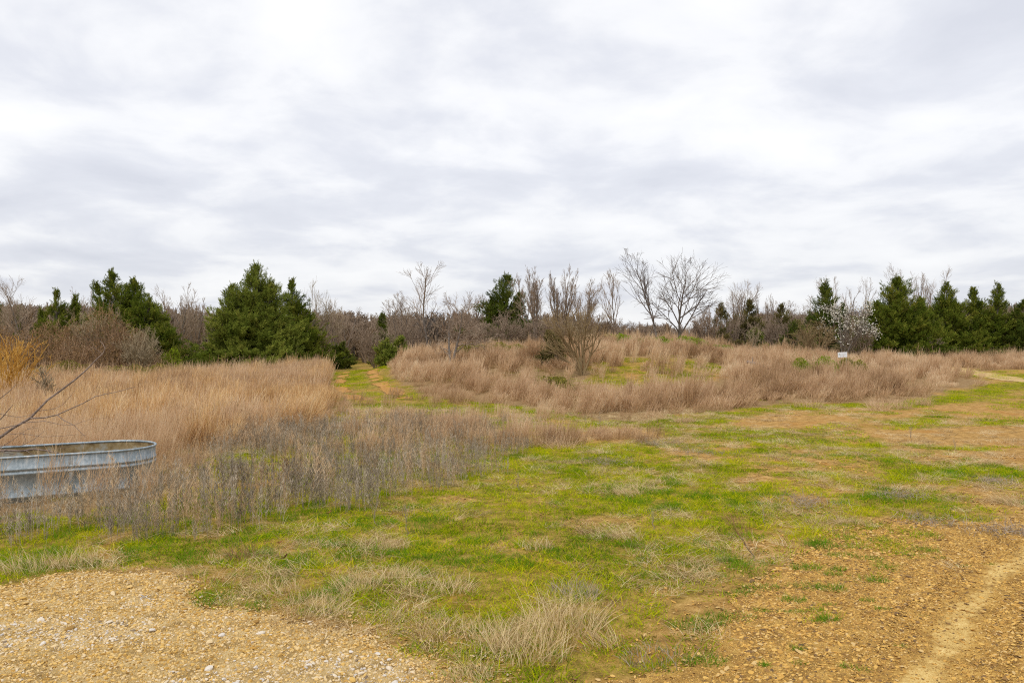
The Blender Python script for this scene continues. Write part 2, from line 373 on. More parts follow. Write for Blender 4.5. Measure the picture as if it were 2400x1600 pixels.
# ------------------------------------------------------------------ the ground, the gravel lot, the wheel rut and the far path
def axis(lo, hi, c0, c1, step, grow):
    a = [c0]
    while a[-1] < c1: a.append(a[-1] + step)
    s = step
    while a[-1] < hi: s *= grow; a.append(a[-1] + s)
    s, b = step, [c0]
    while b[-1] > lo: s *= grow; b.append(b[-1] - s)
    return np.array(b[:0:-1] + a)
def ground_mat():
    m, nt, out = new_mat('field_soil')
    p = nt.nodes.new('ShaderNodeBsdfPrincipled'); p.inputs['Roughness'].default_value = 1.0; p.inputs['Specular IOR Level'].default_value = .08
    fine, mid, big = nnoise(nt, 75, 5, .75), nnoise(nt, 7, 4, .6), nnoise(nt, 1.1, 4, .6)
    soil = ramp_node(nt, [(.36, (.13, .07, .025)), (.5, (.42, .24, .07)), (.64, (.66, .42, .16))], nmath(nt, 'ADD', nmath(nt, 'MULTIPLY', fine, .5), nmath(nt, 'MULTIPLY', mid, .5)))
    orange = ramp_node(nt, [(.36, (.24, .105, .022)), (.64, (.56, .28, .07))], fine)
    soil = nmix(nt, ramp_node(nt, [(.52, (0, 0, 0)), (.68, (.8, .8, .8))], big), soil, orange)
    moss = ramp_node(nt, [(.36, (.03, .035, .003)), (.5, (.15, .16, .006)), (.62, (.34, .24, .03))], nmath(nt, 'ADD', nmath(nt, 'MULTIPLY', fine, .5), nmath(nt, 'MULTIPLY', mid, .5)))
    thatch = ramp_node(nt, [(.3, (.13, .085, .045)), (.5, (.26, .17, .085)), (.7, (.38, .27, .15))], nmath(nt, 'ADD', nmath(nt, 'MULTIPLY', fine, .6), nmath(nt, 'MULTIPLY', mid, .4)))
    c = nmix(nt, nattr(nt, 'moss'), soil, moss)
    c = nmix(nt, nattr(nt, 'thatch'), c, thatch)
    nt.links.new(c, p.inputs['Base Color'])
    b = nt.nodes.new('ShaderNodeBump'); b.inputs['Strength'].default_value = .7; b.inputs['Distance'].default_value = .02
    nt.links.new(fine, b.inputs['Height']); nt.links.new(b.outputs[0], p.inputs['Normal'])
    nt.links.new(p.outputs[0], out.inputs[0]); return m
def grid_mesh(name, xs, ys, keep=None, lift=0.):
    X, Y = np.meshgrid(xs, ys); Zt = terrain(X, Y) + lift
    nx, ny = len(xs), len(ys)
    i = (np.arange(ny - 1)[:, None] * nx + np.arange(nx - 1)[None])
    q = np.stack([i, i + 1, i + nx + 1, i + nx], -1).reshape(-1, 4)
    V = np.stack([X, Y, Zt], -1).reshape(-1, 3)
    if keep is not None:
        k = keep(X, Y).ravel(); q = q[k[q].all(1)]
        used = np.unique(q); rm = np.full(len(V), -1); rm[used] = np.arange(len(used)); V, q = V[used], rm[q]
    return V, q
V, q = grid_mesh('ground', axis(-1600, 1600, -10, 10, .17, 1.07), axis(-400, 2600, 4, 15, .16, 1.05))
gx, gy = V[:, 0], V[:, 1]
far_out = sstep(70, 110, np.hypot(gx, gy))
me = mesh_np('ground', V, [q], {'moss': green_amount(gx, gy) * np.interp(np.hypot(gx, gy), [8, 18], [.45, .75]) * (1 - far_out) + .4 * far_out, 'thatch': in_blue(gx, gy) * .85 * (1 - far_out) + .3 * far_out}, True)
me.materials.append(ground_mat())
ground = bpy.data.objects.new('ground', me); COL.objects.link(ground); tag(ground, kind='structure')

def sheet_mat(name, a, b, c, dark):
    m, nt, out = new_mat(name)
    p = nt.nodes.new('ShaderNodeBsdfPrincipled'); p.inputs['Roughness'].default_value = 1.0; p.inputs['Specular IOR Level'].default_value = .08
    f = nmath(nt, 'ADD', nmath(nt, 'MULTIPLY', nnoise(nt, 140, 3, .7), .55), nmath(nt, 'MULTIPLY', nnoise(nt, 6, 4, .6), .45))
    col = ramp_node(nt, [(.36, dark), (.46, a), (.54, b), (.66, c)], f)
    nt.links.new(col, p.inputs['Base Color'])
    bp = nt.nodes.new('ShaderNodeBump'); bp.inputs['Strength'].default_value = .8; bp.inputs['Distance'].default_value = .012
    nt.links.new(nnoise(nt, 160, 3, .7), bp.inputs['Height']); nt.links.new(bp.outputs[0], p.inputs['Normal'])
    nt.links.new(p.outputs[0], out.inputs[0]); return m
def sheet(name, xs, ys, keep, lift, mat):
    V, q = grid_mesh(name, xs, ys, keep, lift)
    me = mesh_np(name, V, [q], None, True); me.materials.append(mat)
    o = bpy.data.objects.new(name, me); COL.objects.link(o); return tag(o, kind='structure')
gravel_lot = sheet('gravel_lot', np.arange(-13, 1, .07), np.arange(2.4, 9, .07), lambda x, y: soft_inside(Z_GRAVEL, x, y, .22, 16, 1.8), .006,
                   sheet_mat('gravel_fines', (.38, .245, .09), (.58, .41, .18), (.72, .58, .33), (.15, .09, .035)))
stony_dirt = sheet('stony_dirt', np.arange(0, 12, .08), np.arange(2.4, 12, .08), lambda x, y: soft_inside(Z_SHARD, x, y, .3, 15, .8), .006,
                   sheet_mat('stony_dirt', (.34, .19, .05), (.52, .31, .08), (.68, .44, .14), (.16, .09, .03)))
def near_rut(x, y): return dist_line(RUT, x, y)[0] + .18 * (fbm(x * 3, y * 3, 31, 3) - .5)
def rut_mat():
    m, nt, out = new_mat('packed_dirt')
    p = nt.nodes.new('ShaderNodeBsdfPrincipled'); p.inputs['Roughness'].default_value = 1.0; p.inputs['Specular IOR Level'].default_value = .08
    f = nmath(nt, 'ADD', nmath(nt, 'MULTIPLY', nnoise(nt, 140, 3, .7), .55), nmath(nt, 'MULTIPLY', nnoise(nt, 6, 4, .6), .45))
    edge = ramp_node(nt, [(.36, (.16, .09, .03)), (.46, (.34, .19, .05)), (.54, (.52, .31, .08)), (.66, (.68, .44, .14))], f)
    packed = ramp_node(nt, [(.36, (.34, .20, .06)), (.46, (.58, .38, .12)), (.54, (.72, .51, .19)), (.66, (.82, .65, .32))], f)
    k = nmath(nt, 'ADD', nattr(nt, 'packed'), nmath(nt, 'MULTIPLY', nmath(nt, 'SUBTRACT', nnoise(nt, 30, 4, .7), .5), 1.1))
    nt.links.new(nmix(nt, ramp_node(nt, [(.3, (0, 0, 0)), (.75, (1, 1, 1))], k), edge, packed), p.inputs['Base Color'])
    bp = nt.nodes.new('ShaderNodeBump'); bp.inputs['Strength'].default_value = .6; bp.inputs['Distance'].default_value = .012
    nt.links.new(nnoise(nt, 160, 3, .7), bp.inputs['Height']); nt.links.new(bp.outputs[0], p.inputs['Normal'])
    nt.links.new(p.outputs[0], out.inputs[0]); return m
V, q = grid_mesh('wheel_rut', np.arange(1.2, 8, .04), np.arange(2.8, 9.2, .04), lambda x, y: near_rut(x, y) < .36, .011)
me = mesh_np('wheel_rut', V, [q], {'packed': (1 - sstep(-.04, .22, near_rut(V[:, 0], V[:, 1]))) * (.75 + .5 * (fbm(V[:, 0] * 2, V[:, 1] * 2, 38, 3) - .5))}, True); me.materials.append(rut_mat())
wheel_rut = bpy.data.objects.new('wheel_rut', me); COL.objects.link(wheel_rut); tag(wheel_rut, kind='structure')
dirt_path = sheet('dirt_path', np.arange(18, 32, .2), np.arange(24, 48, .2), lambda x, y: dist_line(FARPATH, x, y)[0] < .95 + .5 * (fbm(x, y, 33) - .5), .012,
                  sheet_mat('path_dirt', (.48, .32, .13), (.58, .41, .19), (.66, .50, .28), (.34, .21, .08)))
def in_ruts(x, y):
    d, s = dist_line(TRACK, x, y)
    return (np.abs(np.abs(s) - .8) < .36 + .35 * (fbm(x * .7, y * .7, 34) - .5)) & (y > 27) & (y < 50) & (fbm(x * .5, y * .5, 35) > .34)
dirt_track = sheet('dirt_track', np.arange(-13, 0, .12), np.arange(25, 52, .14), in_ruts, .012,
                   sheet_mat('track_dirt', (.40, .20, .055), (.50, .27, .08), (.58, .35, .13), (.27, .13, .04)))

# ------------------------------------------------------------------ scatter: one object that nobody could count, set out point by point
def scatter(name, x, y, z, rot, scl, idx, tint, protos, kind='stuff', parent=None, label=None, cat=None):
    c = bpy.data.collections.new(name + '_source')
    for i, o in enumerate(protos):
        o.name = '%s_source_%02d' % (name, i); c.objects.link(o)
    me = mesh_np(name, np.stack([x, y, z], -1), [], {'rot': np.asarray(rot, float), 'scl': np.asarray(scl, float), 'idx': np.asarray(idx, int), 'tint': np.asarray(tint, float)})
    o = bpy.data.objects.new(name, me); COL.objects.link(o)
    ng = bpy.data.node_groups.new(name + '_scatter', 'GeometryNodeTree')
    ng.interface.new_socket('Geometry', in_out='INPUT', socket_type='NodeSocketGeometry')
    ng.interface.new_socket('Geometry', in_out='OUTPUT', socket_type='NodeSocketGeometry')
    N = ng.nodes.new; L = ng.links.new
    gi, go, ins, ci = N('NodeGroupInput'), N('NodeGroupOutput'), N('GeometryNodeInstanceOnPoints'), N('GeometryNodeCollectionInfo')
    ci.inputs['Collection'].default_value = c; ci.inputs['Separate Children'].default_value = True; ci.inputs['Reset Children'].default_value = True
    def at(n, t):
        a = N('GeometryNodeInputNamedAttribute'); a.data_type = t; a.inputs['Name'].default_value = n
        return a.outputs['Attribute']
    L(gi.outputs[0], ins.inputs['Points']); L(ci.outputs[0], ins.inputs['Instance']); ins.inputs['Pick Instance'].default_value = True
    L(at('idx', 'INT'), ins.inputs['Instance Index']); L(at('rot', 'FLOAT_VECTOR'), ins.inputs['Rotation']); L(at('scl', 'FLOAT_VECTOR'), ins.inputs['Scale'])
    L(ins.outputs[0], go.inputs[0])
    md = o.modifiers.new('scatter', 'NODES'); md.node_group = ng
    tag(o, label, cat, kind=kind)
    if parent: o.parent = parent
    return o
def rand_pts(rng, x0, x1, y0, y1, dens):
    n = int((x1 - x0) * (y1 - y0) * dens)
    return rng.uniform(x0, x1, n), rng.uniform(y0, y1, n)
def plain_scatter(name, x, y, protos, rng, s0, s1, tilt=.12, hs=(1, 1), tint=None, **kw):
    n = len(x); s = rng.uniform(s0, s1, n)
    rot = np.stack([rng.normal(0, tilt, n), rng.normal(0, tilt, n), rng.uniform(0, 6.283, n)], -1)
    scl = np.stack([s, s, s * rng.uniform(hs[0], hs[1], n)], -1)
    return scatter(name, x, y, terrain(x, y) - .004, rot, scl, rng.integers(0, len(protos), n), rng.random(n) if tint is None else tint, protos, **kw)

# --- source plants -------------------------------------------------
def stand(rng, n, R, h0, h1, w, lean=.25, bend=.25, wind=(0, 0)):
    """n stems on a disc of radius R: foot, direction, length"""
    a, r = rng.uniform(0, 6.283, n), R * np.sqrt(rng.random(n))
    b = np.stack([r * np.cos(a), r * np.sin(a), np.full(n, -.01)], -1)
    d = np.stack([rng.normal(0, lean, n) + b[:, 0] / max(R, .01) * lean * .7 + wind[0], rng.normal(0, lean, n) + b[:, 1] / max(R, .01) * lean * .7 + wind[1], np.ones(n)], -1)
    return b, unit(d), rng.uniform(h0, h1, n), np.full(n, w)
def bluestem_proto(seed, mat, n=46, h=(.55, 1.05), w=.0075, R=.16):
    rng = rngf(seed); g = Geo()
    b, d, l, ww = stand(rng, n, R, h[0], h[1], w, .13, wind=(.10, 0))
    vs = np.clip(rng.normal(.5, .28, n), 0, 1)
    P = ribbons(g, b, d, l, ww, rng, bend=.16, segs=4, tipw=.35, v=vs, bend_dir=unit(rng.normal(0, .5, (n, 3)) + [.9, 0, -.3]))
    k = 3                                            # awned side shoots on the upper stem
    for j in range(k):
        t = rng.uniform(.35, .95, n); f = t * 4; i = np.minimum(f.astype(int), 3); fr = (f - i)[:, None]
        base = P[np.arange(n), i] * (1 - fr) + P[np.arange(n), i + 1] * fr
        dd = unit(d + rng.normal(0, .16, (n, 3)) + [0, 0, .15])
        ribbons(g, base, dd, rng.uniform(.12, .30, n), np.full(n, w * .9), rng, bend=.15, segs=2, tipw=.4, v=np.clip(vs + rng.normal(0, .12, n), 0, 1))
    m = n // 2                                       # curled leaves at the foot
    b, d, l, ww = stand(rng, m, R, .15, .42, w, .45)
    ribbons(g, b, d, l, ww, rng, bend=.7, segs=3)
    return g.obj('p', mat, link=False)
def turf_proto(seed, mat, n=120, R=.16, h=(.02, .07), w=.004, lean=.6, bend=.5):
    rng = rngf(seed); g = Geo()
    b, d, l, ww = stand(rng, n, R, h[0], h[1], w, lean)
    ribbons(g, b, d, l * (.55 + .6 * (1 - np.hypot(b[:, 0], b[:, 1]) / R)), ww, rng, bend=bend, segs=2)
    return g.obj('p', mat, link=False)
def straw_proto(seed, mat, n=120, R=.17, h=(.06, .2), w=.0036, lean=.8):
    rng = rngf(seed); g = Geo()
    b, d, l, ww = stand(rng, n, R, h[0], h[1], w, lean, wind=(rng.normal(0, .4), rng.normal(0, .4)))
    ribbons(g, b, d, l, ww * 1.25, rng, bend=.75, segs=3, v=np.clip(rng.normal(.5, .3, n), 0, 1))
    return g.obj('p', mat, link=False)
def weed_geo(g, rng, base, H, w=.0036):
    """one dead forb: a straight stem with short steep twigs and seed heads"""
    d = unit(np.array([rng.normal(0, .08), rng.normal(0, .08), 1.]))
    P = ribbons(g, base[None], d[None], np.array([H]), np.array([w]), rng, bend=.06, segs=4, tipw=.6)[0]
    n = rng.integers(9, 17); t = rng.uniform(.22, 1, n)
    b = base + d * (H * t)[:, None]; az = rng.uniform(0, 6.283, n)
    dd = unit(np.stack([np.cos(az) * .5, np.sin(az) * .5, np.ones(n)], -1))
    Q = ribbons(g, b, dd, H * rng.uniform(.1, .26, n) * (1.25 - t), np.full(n, w * .8), rng, bend=.12, segs=2, tipw=.7)
    e = Q[:, -1]; m = len(e)
    for _ in range(2):
        az = rng.uniform(0, 6.283, m)
        ribbons(g, Q[:, rng.integers(1, 3)], unit(np.stack([np.cos(az) * .6, np.sin(az) * .6, np.ones(m)], -1)), rng.uniform(.02, .05, m), np.full(m, w * 1.3), rng, bend=.1, segs=1, tipw=.5)
def weed_proto(seed, mat, n=9, R=.17, h=(.24, .52)):
    rng = rngf(seed); g = Geo()
    for _ in range(n):
        a, r = rng.uniform(0, 6.283), R * math.sqrt(rng.random())
        weed_geo(g, rng, np.array([r * math.cos(a), r * math.sin(a), -.01]), rng.uniform(*h))
    return g.obj('p', mat, link=False)
import bmesh
def rock_mesh(seed, flat, name, sub=1):
    rng = rngf(seed); bm = bmesh.new(); bmesh.ops.create_icosphere(bm, subdivisions=sub + 1, radius=1)
    P = np.array([v.co[:] for v in bm.verts])
    for _ in range(9):                               # broken faces: everything beyond a plane is pressed onto it
        nrm = unit(rng.normal(size=3)); d = rng.uniform(.5, .85); s = P @ nrm
        P -= np.outer(np.maximum(s - d, 0), nrm)
    P *= [rng.uniform(.8, 1.2), rng.uniform(.6, .9), flat * rng.uniform(.8, 1.2)]
    for v, p in zip(bm.verts, P): v.co = p
    bmesh.ops.dissolve_limit(bm, angle_limit=.05, verts=bm.verts, edges=bm.edges)
    bmesh.ops.triangulate(bm, faces=bm.faces)
    me = bpy.data.meshes.new(name); bm.to_mesh(me); bm.free(); return me
def rocks(base, mat, n, flat, seed):
    r = []
    for i in range(n):
        me = rock_mesh(seed + i, flat, base); me.materials.append(mat); r.append(bpy.data.objects.new(base, me))
    return r

# --- loose stone ---------------------------------------------------
rng = rngf(101)
protos = rocks('gravel', M['stone'], 7, .55, 300)
stone_meshes = [o.data for o in protos]
x, y = rand_pts(rng, -8, 1.2, 3.2, 9, 4400)
edge = soft_inside(Z_GRAVEL, x, y, .22, 16, 1.8)
k = in_view(x, y) & (edge | (soft_inside(Z_GRAVEL, x, y - .25, .4, 18, 1.5) & (rng.random(len(x)) < .22)))
x, y = x[k], y[k]; n = len(x)
white = fbm(x * 1.1 + 4, y * 1.3, 57, 3)
tint = np.clip(rng.beta(1.7, 2.1, n) * .80 + sstep(.47, .64, white) * rng.uniform(0, .45, n), 0, 1)
s = .004 + .012 * rng.random(n) ** 3.6
plain = np.stack([s * rng.uniform(.8, 1.3, n), s * rng.uniform(.8, 1.3, n), s], -1)
rot = np.stack([rng.normal(0, .3, n), rng.normal(0, .3, n), rng.uniform(0, 6.283, n)], -1)
scatter('gravel', x, y, terrain(x, y) + .006 + s * .15, rot, plain, rng.integers(0, 7, n), tint, protos, parent=gravel_lot)
protos2 = rocks('rock_shards', M['shard'], 7, .30, 340)
x, y = rand_pts(rng, -1, 12, 3.2, 14, 2900)
ins = soft_inside(Z_SHARD, x, y, .7, 15, .8)
dens = np.where(ins, .95, .16 * (1 - green_amount(x, y))) * (.22 + .78 * sstep(.04, .26, near_rut(x, y))) * np.interp(y, [5, 12], [1, .5]) * (.55 + .9 * (fbm(x * 1.2, y * 1.2, 52, 3) - .3))
k = in_view(x, y) & (rng.random(len(x)) < dens) & ~edge[:1].any() if False else in_view(x, y) & (rng.random(len(x)) < dens) & ~inside(Z_GRAVEL, x, y)
x, y = x[k], y[k]; n = len(x)
s = .006 + .014 * rng.random(n) ** 2.8
scl = np.stack([s * rng.uniform(.8, 1.4, n), s * rng.uniform(.8, 1.4, n), s], -1)
rot = np.stack([rng.normal(0, .25, n), rng.normal(0, .25, n), rng.uniform(0, 6.283, n)], -1)
x2, y2 = rand_pts(rng, -.5, 7, 3.6, 8.5, 3600)
k = in_view(x2, y2, .68, .8) & soft_inside(Z_SHARD, x2, y2, .3, 15, .8) & (rng.random(len(x2)) < .16 + .84 * sstep(.0, .25, near_rut(x2, y2)))
x2, y2 = x2[k], y2[k]; n2 = len(x2); s2 = rng.uniform(.0035, .0075, n2)
x, y, s, n = np.r_[x, x2], np.r_[y, y2], np.r_[s, s2], n + n2
scl = np.r_[scl, np.stack([s2 * rng.uniform(.8, 1.4, n2), s2 * rng.uniform(.8, 1.4, n2), s2], -1)]; rot = np.r_[rot, np.stack([rng.normal(0, .3, n2), rng.normal(0, .3, n2), rng.uniform(0, 6.283, n2)], -1)]
scatter('rock_shards', x, y, terrain(x, y) + .006 + s * .1 + .006 * (near_rut(x, y) < .37), rot, scl, rng.integers(0, 7, n), np.clip(rng.normal(.59, .27, n), 0, 1), protos2, parent=stony_dirt)
# the 300 stones that show largest, each an object of its own
x, y = rng.uniform(-4.2, 0.1, 1600), rng.uniform(4.5, 8.2, 1600)
k = soft_inside(Z_GRAVEL, x, y, .22, 16, 1.8) & (np.abs(x) < y * .65); x, y = x[k][:230], y[k][:230]
for i in range(len(x)):
    r = .013 + .021 * rng.random() ** 2.4
    o = bpy.data.objects.new('stone', stone_meshes[rng.integers(0, 7)]); COL.objects.link(o); o.parent = gravel_lot
    o.location = (x[i], y[i], terrain(x[i], y[i]) + .006 + r * .22); o.scale = (r * rng.uniform(.8, 1.4), r * rng.uniform(.8, 1.3), r * rng.uniform(.7, 1))
    o.rotation_euler = (rng.normal(0, .2), rng.normal(0, .2), rng.uniform(0, 6.28))
    w = fbm(x[i] * 1.1 + 4, y[i] * 1.3, 57, 3)
    o['tint'] = float(rng.uniform(.66, .93) if w > .5 and rng.random() < .8 else rng.uniform(.05, .62))
shard_meshes = [o.data for o in protos2]
x, y = rng.uniform(.2, 6, 900), rng.uniform(4.5, 9, 900)
k = inside(Z_SHARD, x, y) & (np.abs(x) < y * .65) & (near_rut(x, y) > .2); x, y = x[k][:70], y[k][:70]
for i in range(len(x)):
    r = .02 + .02 * rng.random() ** 2
    o = bpy.data.objects.new('stone', shard_meshes[rng.integers(0, 7)]); COL.objects.link(o); o.parent = stony_dirt
    o.location = (x[i], y[i], terrain(x[i], y[i]) + .006 + r * .12); o.scale = (r * rng.uniform(.9, 1.4), r, r)
    o.rotation_euler = (rng.normal(0, .15), rng.normal(0, .15), rng.uniform(0, 6.28)); o['tint'] = float(rng.uniform(.15, 1))

# --- short green grass, straw, forbs, bluestem ----------------------
rng = rngf(202)
near = [turf_proto(400 + i, M['green'], 85, .12 + .012 * i, (.015, .085 + .012 * i), .0062) for i in range(5)]
x, y = rand_pts(rng, -11, 12, 4.2, 15.5, 75)
k = in_view(x, y) & (rng.random(len(x)) < green_amount(x, y)); x, y = x[k], y[k]
t = np.clip(.45 * rng.random(len(x)) + 1.2 * (fbm(x * 1.3, y * 1.3, 61, 4) - .28), 0, 1)
plain_scatter('short_grass', x, y, near, rng, .55, 1.25, .06, (.6, 1.25), tint=t, label='short yellow green spring grass covering the near field', cat='grass')
mid = [turf_proto(410 + i, M['green'], 150, .30, (.03, .10), .008) for i in range(4)]
x, y = rand_pts(rng, -24, 26, 15.5, 52, 10)
k = in_view(x, y) & (rng.random(len(x)) < green_amount(x, y) ** 1.3) & ~in_ruts(x, y); x, y = x[k], y[k]
t = np.clip(.5 * rng.random(len(x)) + .75 * (fbm(x * .6, y * .6, 62, 3) - .2), 0, 1)
plain_scatter('far_grass', x, y, mid, rng, .7, 1.5, .05, (.5, 1.1), tint=t, label='low green grass between the brown grass stands and on the knoll', cat='grass')
viv = [turf_proto(420 + i, M['vivid'], 110, .13, (.05, .15), .0045, .4, .5) for i in range(4)]
x, y = rand_pts(rng, -9, 8, 5, 14, 22)
v = fbm(x * .55, y * .8, 63, 3)
k = in_view(x, y) & (rng.random(len(x)) < sstep(.52, .68, v) * green_amount(x, y) + .55 * (soft_inside(Z_DENSE, x, y, .3) & (x < -1.2) & (y > 7.0) & (y < 9.3))); x, y = x[k], y[k]
plain_scatter('lush_grass', x, y, viv, rng, .6, 1.2, .06, (.6, 1.2), label='taller bright green grass along the foot of the grey weeds', cat='grass')

st = [straw_proto(430 + i, M['straw']) for i in range(6)]
x, y = rand_pts(rng, -11, 12, 4.2, 24, 26)
v = fbm(x * 1.3, y * 1.3, 64, 4)
border = soft_inside(Z_GRAVEL, x - .1, y - .55, .35, 19, 1.2) & ~soft_inside(Z_GRAVEL, x, y, .12, 16, 1.5)
w = sstep(.44, .60, v) * .85 + .85 * border + .06
w = np.where(soft_inside(Z_SHARD, x, y, .35, 15, .8), w * .05, w); w = np.where(soft_inside(Z_GRAVEL, x, y, .22, 16, 1.8), 0, w); w = np.where(in_blue(x, y), w * .7, w)
w = w * np.where(soft_inside(Z_DENSE, x, y, .5, 14, .5) & ~border, .62, 1)
w = w * np.where(x > 1.2 + (y - 5) * .25, .55, 1)
k = in_view(x, y) & (rng.random(len(x)) < w); x, y = x[k], y[k]
plain_scatter('straw_grass', x, y, st, rng, .5, 1.15, .1, (.45, 1.1), label='matted straw coloured dry grass in tufts over the near field', cat='dry grass')

wd = [weed_proto(450 + i, M['weed' if i < 6 else 'weed_tan'], 9 - i % 3, .17 + .03 * (i % 3), (.16 + .02 * i, .42 + .02 * i)) for i in range(8)]
x, y = rand_pts(rng, -13, 4, 7.0, 20, 17)
ins = soft_inside(Z_WEED, x, y, .75, 22, .7)
w = np.where(ins, .35 + .9 * sstep(.35, .62, fbm(x * .7, y * .7, 65, 3)), 0)
k = in_view(x, y) & (rng.random(len(x)) < w)
TANK = [(-5.78, 11.40), (-7.25, 10.55)]; TANK_R = .62
def off_tank(x, y, m=.05): return dist_line(TANK, x, y)[0] > TANK_R + m
k &= off_tank(x, y) & ~((x < -4.3) & (y < 11.6) & (rng.random(len(x)) < .45)); x, y = x[k], y[k]
hgt = np.interp(fbm(x * .5, y * .5, 66, 2), [.3, .7], [.75, 1.15]) * np.interp(x, [-6.5, -4.5, -1.5, 1.0], [.74, 1.0, 1.0, .72])
n = len(x); s = rng.uniform(.65, 1.3, n) * hgt
scatter('grey_weeds', x, y, terrain(x, y), np.stack([rng.normal(0, .05, n), rng.normal(0, .05, n), rng.uniform(0, 6.28, n)], -1), np.stack([s, s, s], -1), rng.integers(0, 8, n), rng.random(n), wd,
        label='stand of dead grey brown weeds with upright stems in front of the tank', cat='weeds')

def bluestem(name, x, y, seed, gold, label, h, R, w, hrange=(.6, 1.2), hmul=1.):
    rng = rngf(seed); n = len(x)
    ps = [bluestem_proto(seed + i, M['bluestem_gold' if gold else 'bluestem'], h=h, w=w, R=R) for i in range(7)]
    s = rng.uniform(.7, 1.3, n); hs = s * np.interp(fbm(x * .6, y * .6, seed, 4), [.28, .72], hrange) * np.where(rng.random(n) < .12, 1.22, 1) * hmul
    rot = np.stack([rng.normal(0, .05, n), np.clip(rng.normal(.05, .07, n), -.1, .25), rng.normal(0, .5, n)], -1)
    t = np.clip(.42 * rng.random(n) + 1.25 * (fbm(x * .45, y * .45, seed + 5, 4) - .30), 0, 1)
    return scatter(name, x, y, terrain(x, y), rot, np.stack([s, s, hs], -1), rng.integers(0, 7, n), t, ps, label=label, cat='tall grass')
rng = rngf(303)
x, y = rand_pts(rng, -30, 3, 8.5, 56, 13)
k = in_view(x, y, .74, 2) & soft_inside(Z_BLUE_L, x, y, .5, 11, .5) & ~in_track(x, y) & off_tank(x, y, .1)
thin = np.interp(y, [9, 12, 15], [.22, .42, 1.]) * np.where(soft_inside(Z_WEED, x, y, .3, 22, .9), .5, 1) * np.where(x > -3.6, .6, 1)
k &= rng.random(len(x)) < thin; x, y = x[k], y[k]
nearb = y < 15
mixg = rng.random(len(x)) < np.interp(y, [15, 22, 30, 36], [.5, .85, .6, .3]) * np.interp(fbm(x * .25, y * .25, 77, 3), [.35, .65], [.55, 1.3])
nb_ = nearb.copy()
bluestem('pale_grass', x[~nearb & ~mixg], y[~nearb & ~mixg], 780, False, 'pinkish pale tall grass mixed through the left field behind the tank', (.40, .76), .16, .0085)
nearb = nearb | ~mixg
bluestem('tall_grass', x[~nearb], y[~nearb], 700, True, 'tawny tall grass filling the field behind the tank, left of the track', (.40, .76), .17, .0085)
nearb = nb_
bluestem('thin_grass', x[nearb], y[nearb], 720, False, 'thin reddish brown grass stems growing around the metal tank', (.3, .66), .15, .0042)
x, y = rand_pts(rng, -10, 42, 22, 63, 7.5)
k = in_view(x, y, .72, 2) & soft_inside(Z_BLUE_R, x, y, .6, 12, .5) & ~in_track(x, y) & ~(soft_inside(Z_KNOLL_GREEN, x, y, .4, 13, .6) & (rng.random(len(x)) < .82)) & (dist_line(FARPATH, x, y)[0] > 1.1) & ~((x > .594 * y) & (y < 42)) & ~((x > .55 * y) & (y > 29) & (y < 43) & (rng.random(len(x)) < .6))
CLEAR = [(15.0, 35.4, 1.3), (14.2, 34.6, 1.3), (13.2, 34.6, 1.2), (12.3, 35., 1.0), (15.8, 34.0, 1.0), (2.8, 31.0, 2.0), (-2.9, 36.3, 1.1), (6.5, 29.5, 1.5), (5, 30, 1.5), (8, 30, 1.3)]     # plants and sign stand free here
for cx_, cy_, r_ in CLEAR: k &= ~((np.hypot((x - cx_), (y - cy_) * .6) < r_) & (rng.random(len(x)) < .9))
k &= rng.random(len(x)) < np.interp(fbm(x * .5, y * .5, 71, 3), [.32, .55], [.25, 1.])
rim_ = ~inside(Z_BLUE_R, x, y - 1.8)
k &= ~rim_ | (rng.random(len(x)) < .5)
x, y, rim_ = x[k], y[k], rim_[k]
bluestem('knoll_grass', x, y, 740, False, 'reddish brown tall grass covering the knoll and the flat right of it', (.28, .64), .17, .0095, (.5, 1.3), np.where(rim_, .62, 1.))
# the thin border of shorter tan grass between the two stands
x, y = rand_pts(rng, -7, 5, 14.0, 30, 9)
k = (rng.random(len(x)) < (.12 + sstep(.42, .66, fbm(x * .5, y * .5, 72, 3)) * .6)) & ~in_blue(x, y) & (~in_track(x, y) | (rng.random(len(x)) < .15)) & (y > 14.0 + .35 * np.abs(x + 2.5)) & (x < 3.0); x, y = x[k], y[k]
bluestem('sparse_grass', x, y, 760, False, 'sparse short tan grass where the track meets the green field', (.10, .32), .19, .0055)

# ------------------------------------------------------------------ the metal stock tank
def metal_mat():
    m, nt, out = new_mat('galvanised_steel')
    p = nt.nodes.new('ShaderNodeBsdfPrincipled')
    tc = nt.nodes.new('ShaderNodeTexCoord'); mp = nt.nodes.new('ShaderNodeMapping'); mp.inputs['Scale'].default_value = (1, 1, .12)
    nt.links.new(tc.outputs['Object'], mp.inputs[0])
    spang = nnoise(nt, 22, 4, .7, tc.outputs['Object']); streak = nnoise(nt, 16, 4, .65, mp.outputs[0])
    c = ramp_node(nt, [(.3, (.15, .19, .21)), (.5, (.31, .36, .385)), (.7, (.52, .56, .58))], nmath(nt, 'ADD', nmath(nt, 'MULTIPLY', spang, .5), nmath(nt, 'MULTIPLY', streak, .5)))
    c = nmix(nt, ramp_node(nt, [(.54, (0, 0, 0)), (.70, (.6, .6, .6))], streak), c, (.60, .58, .53))
    c = nmix(nt, ramp_node(nt, [(.60, (0, 0, 0)), (.70, (.6, .6, .6))], nnoise(nt, 7, 6, .75, mp.outputs[0])), c, (.20, .12, .06))
    nt.links.new(c, p.inputs['Base Color'])
    p.inputs['Metallic'].default_value = .55; p.inputs['Roughness'].default_value = .48
    nt.links.new(p.outputs[0], out.inputs[0]); return m
M['steel'] = metal_mat()
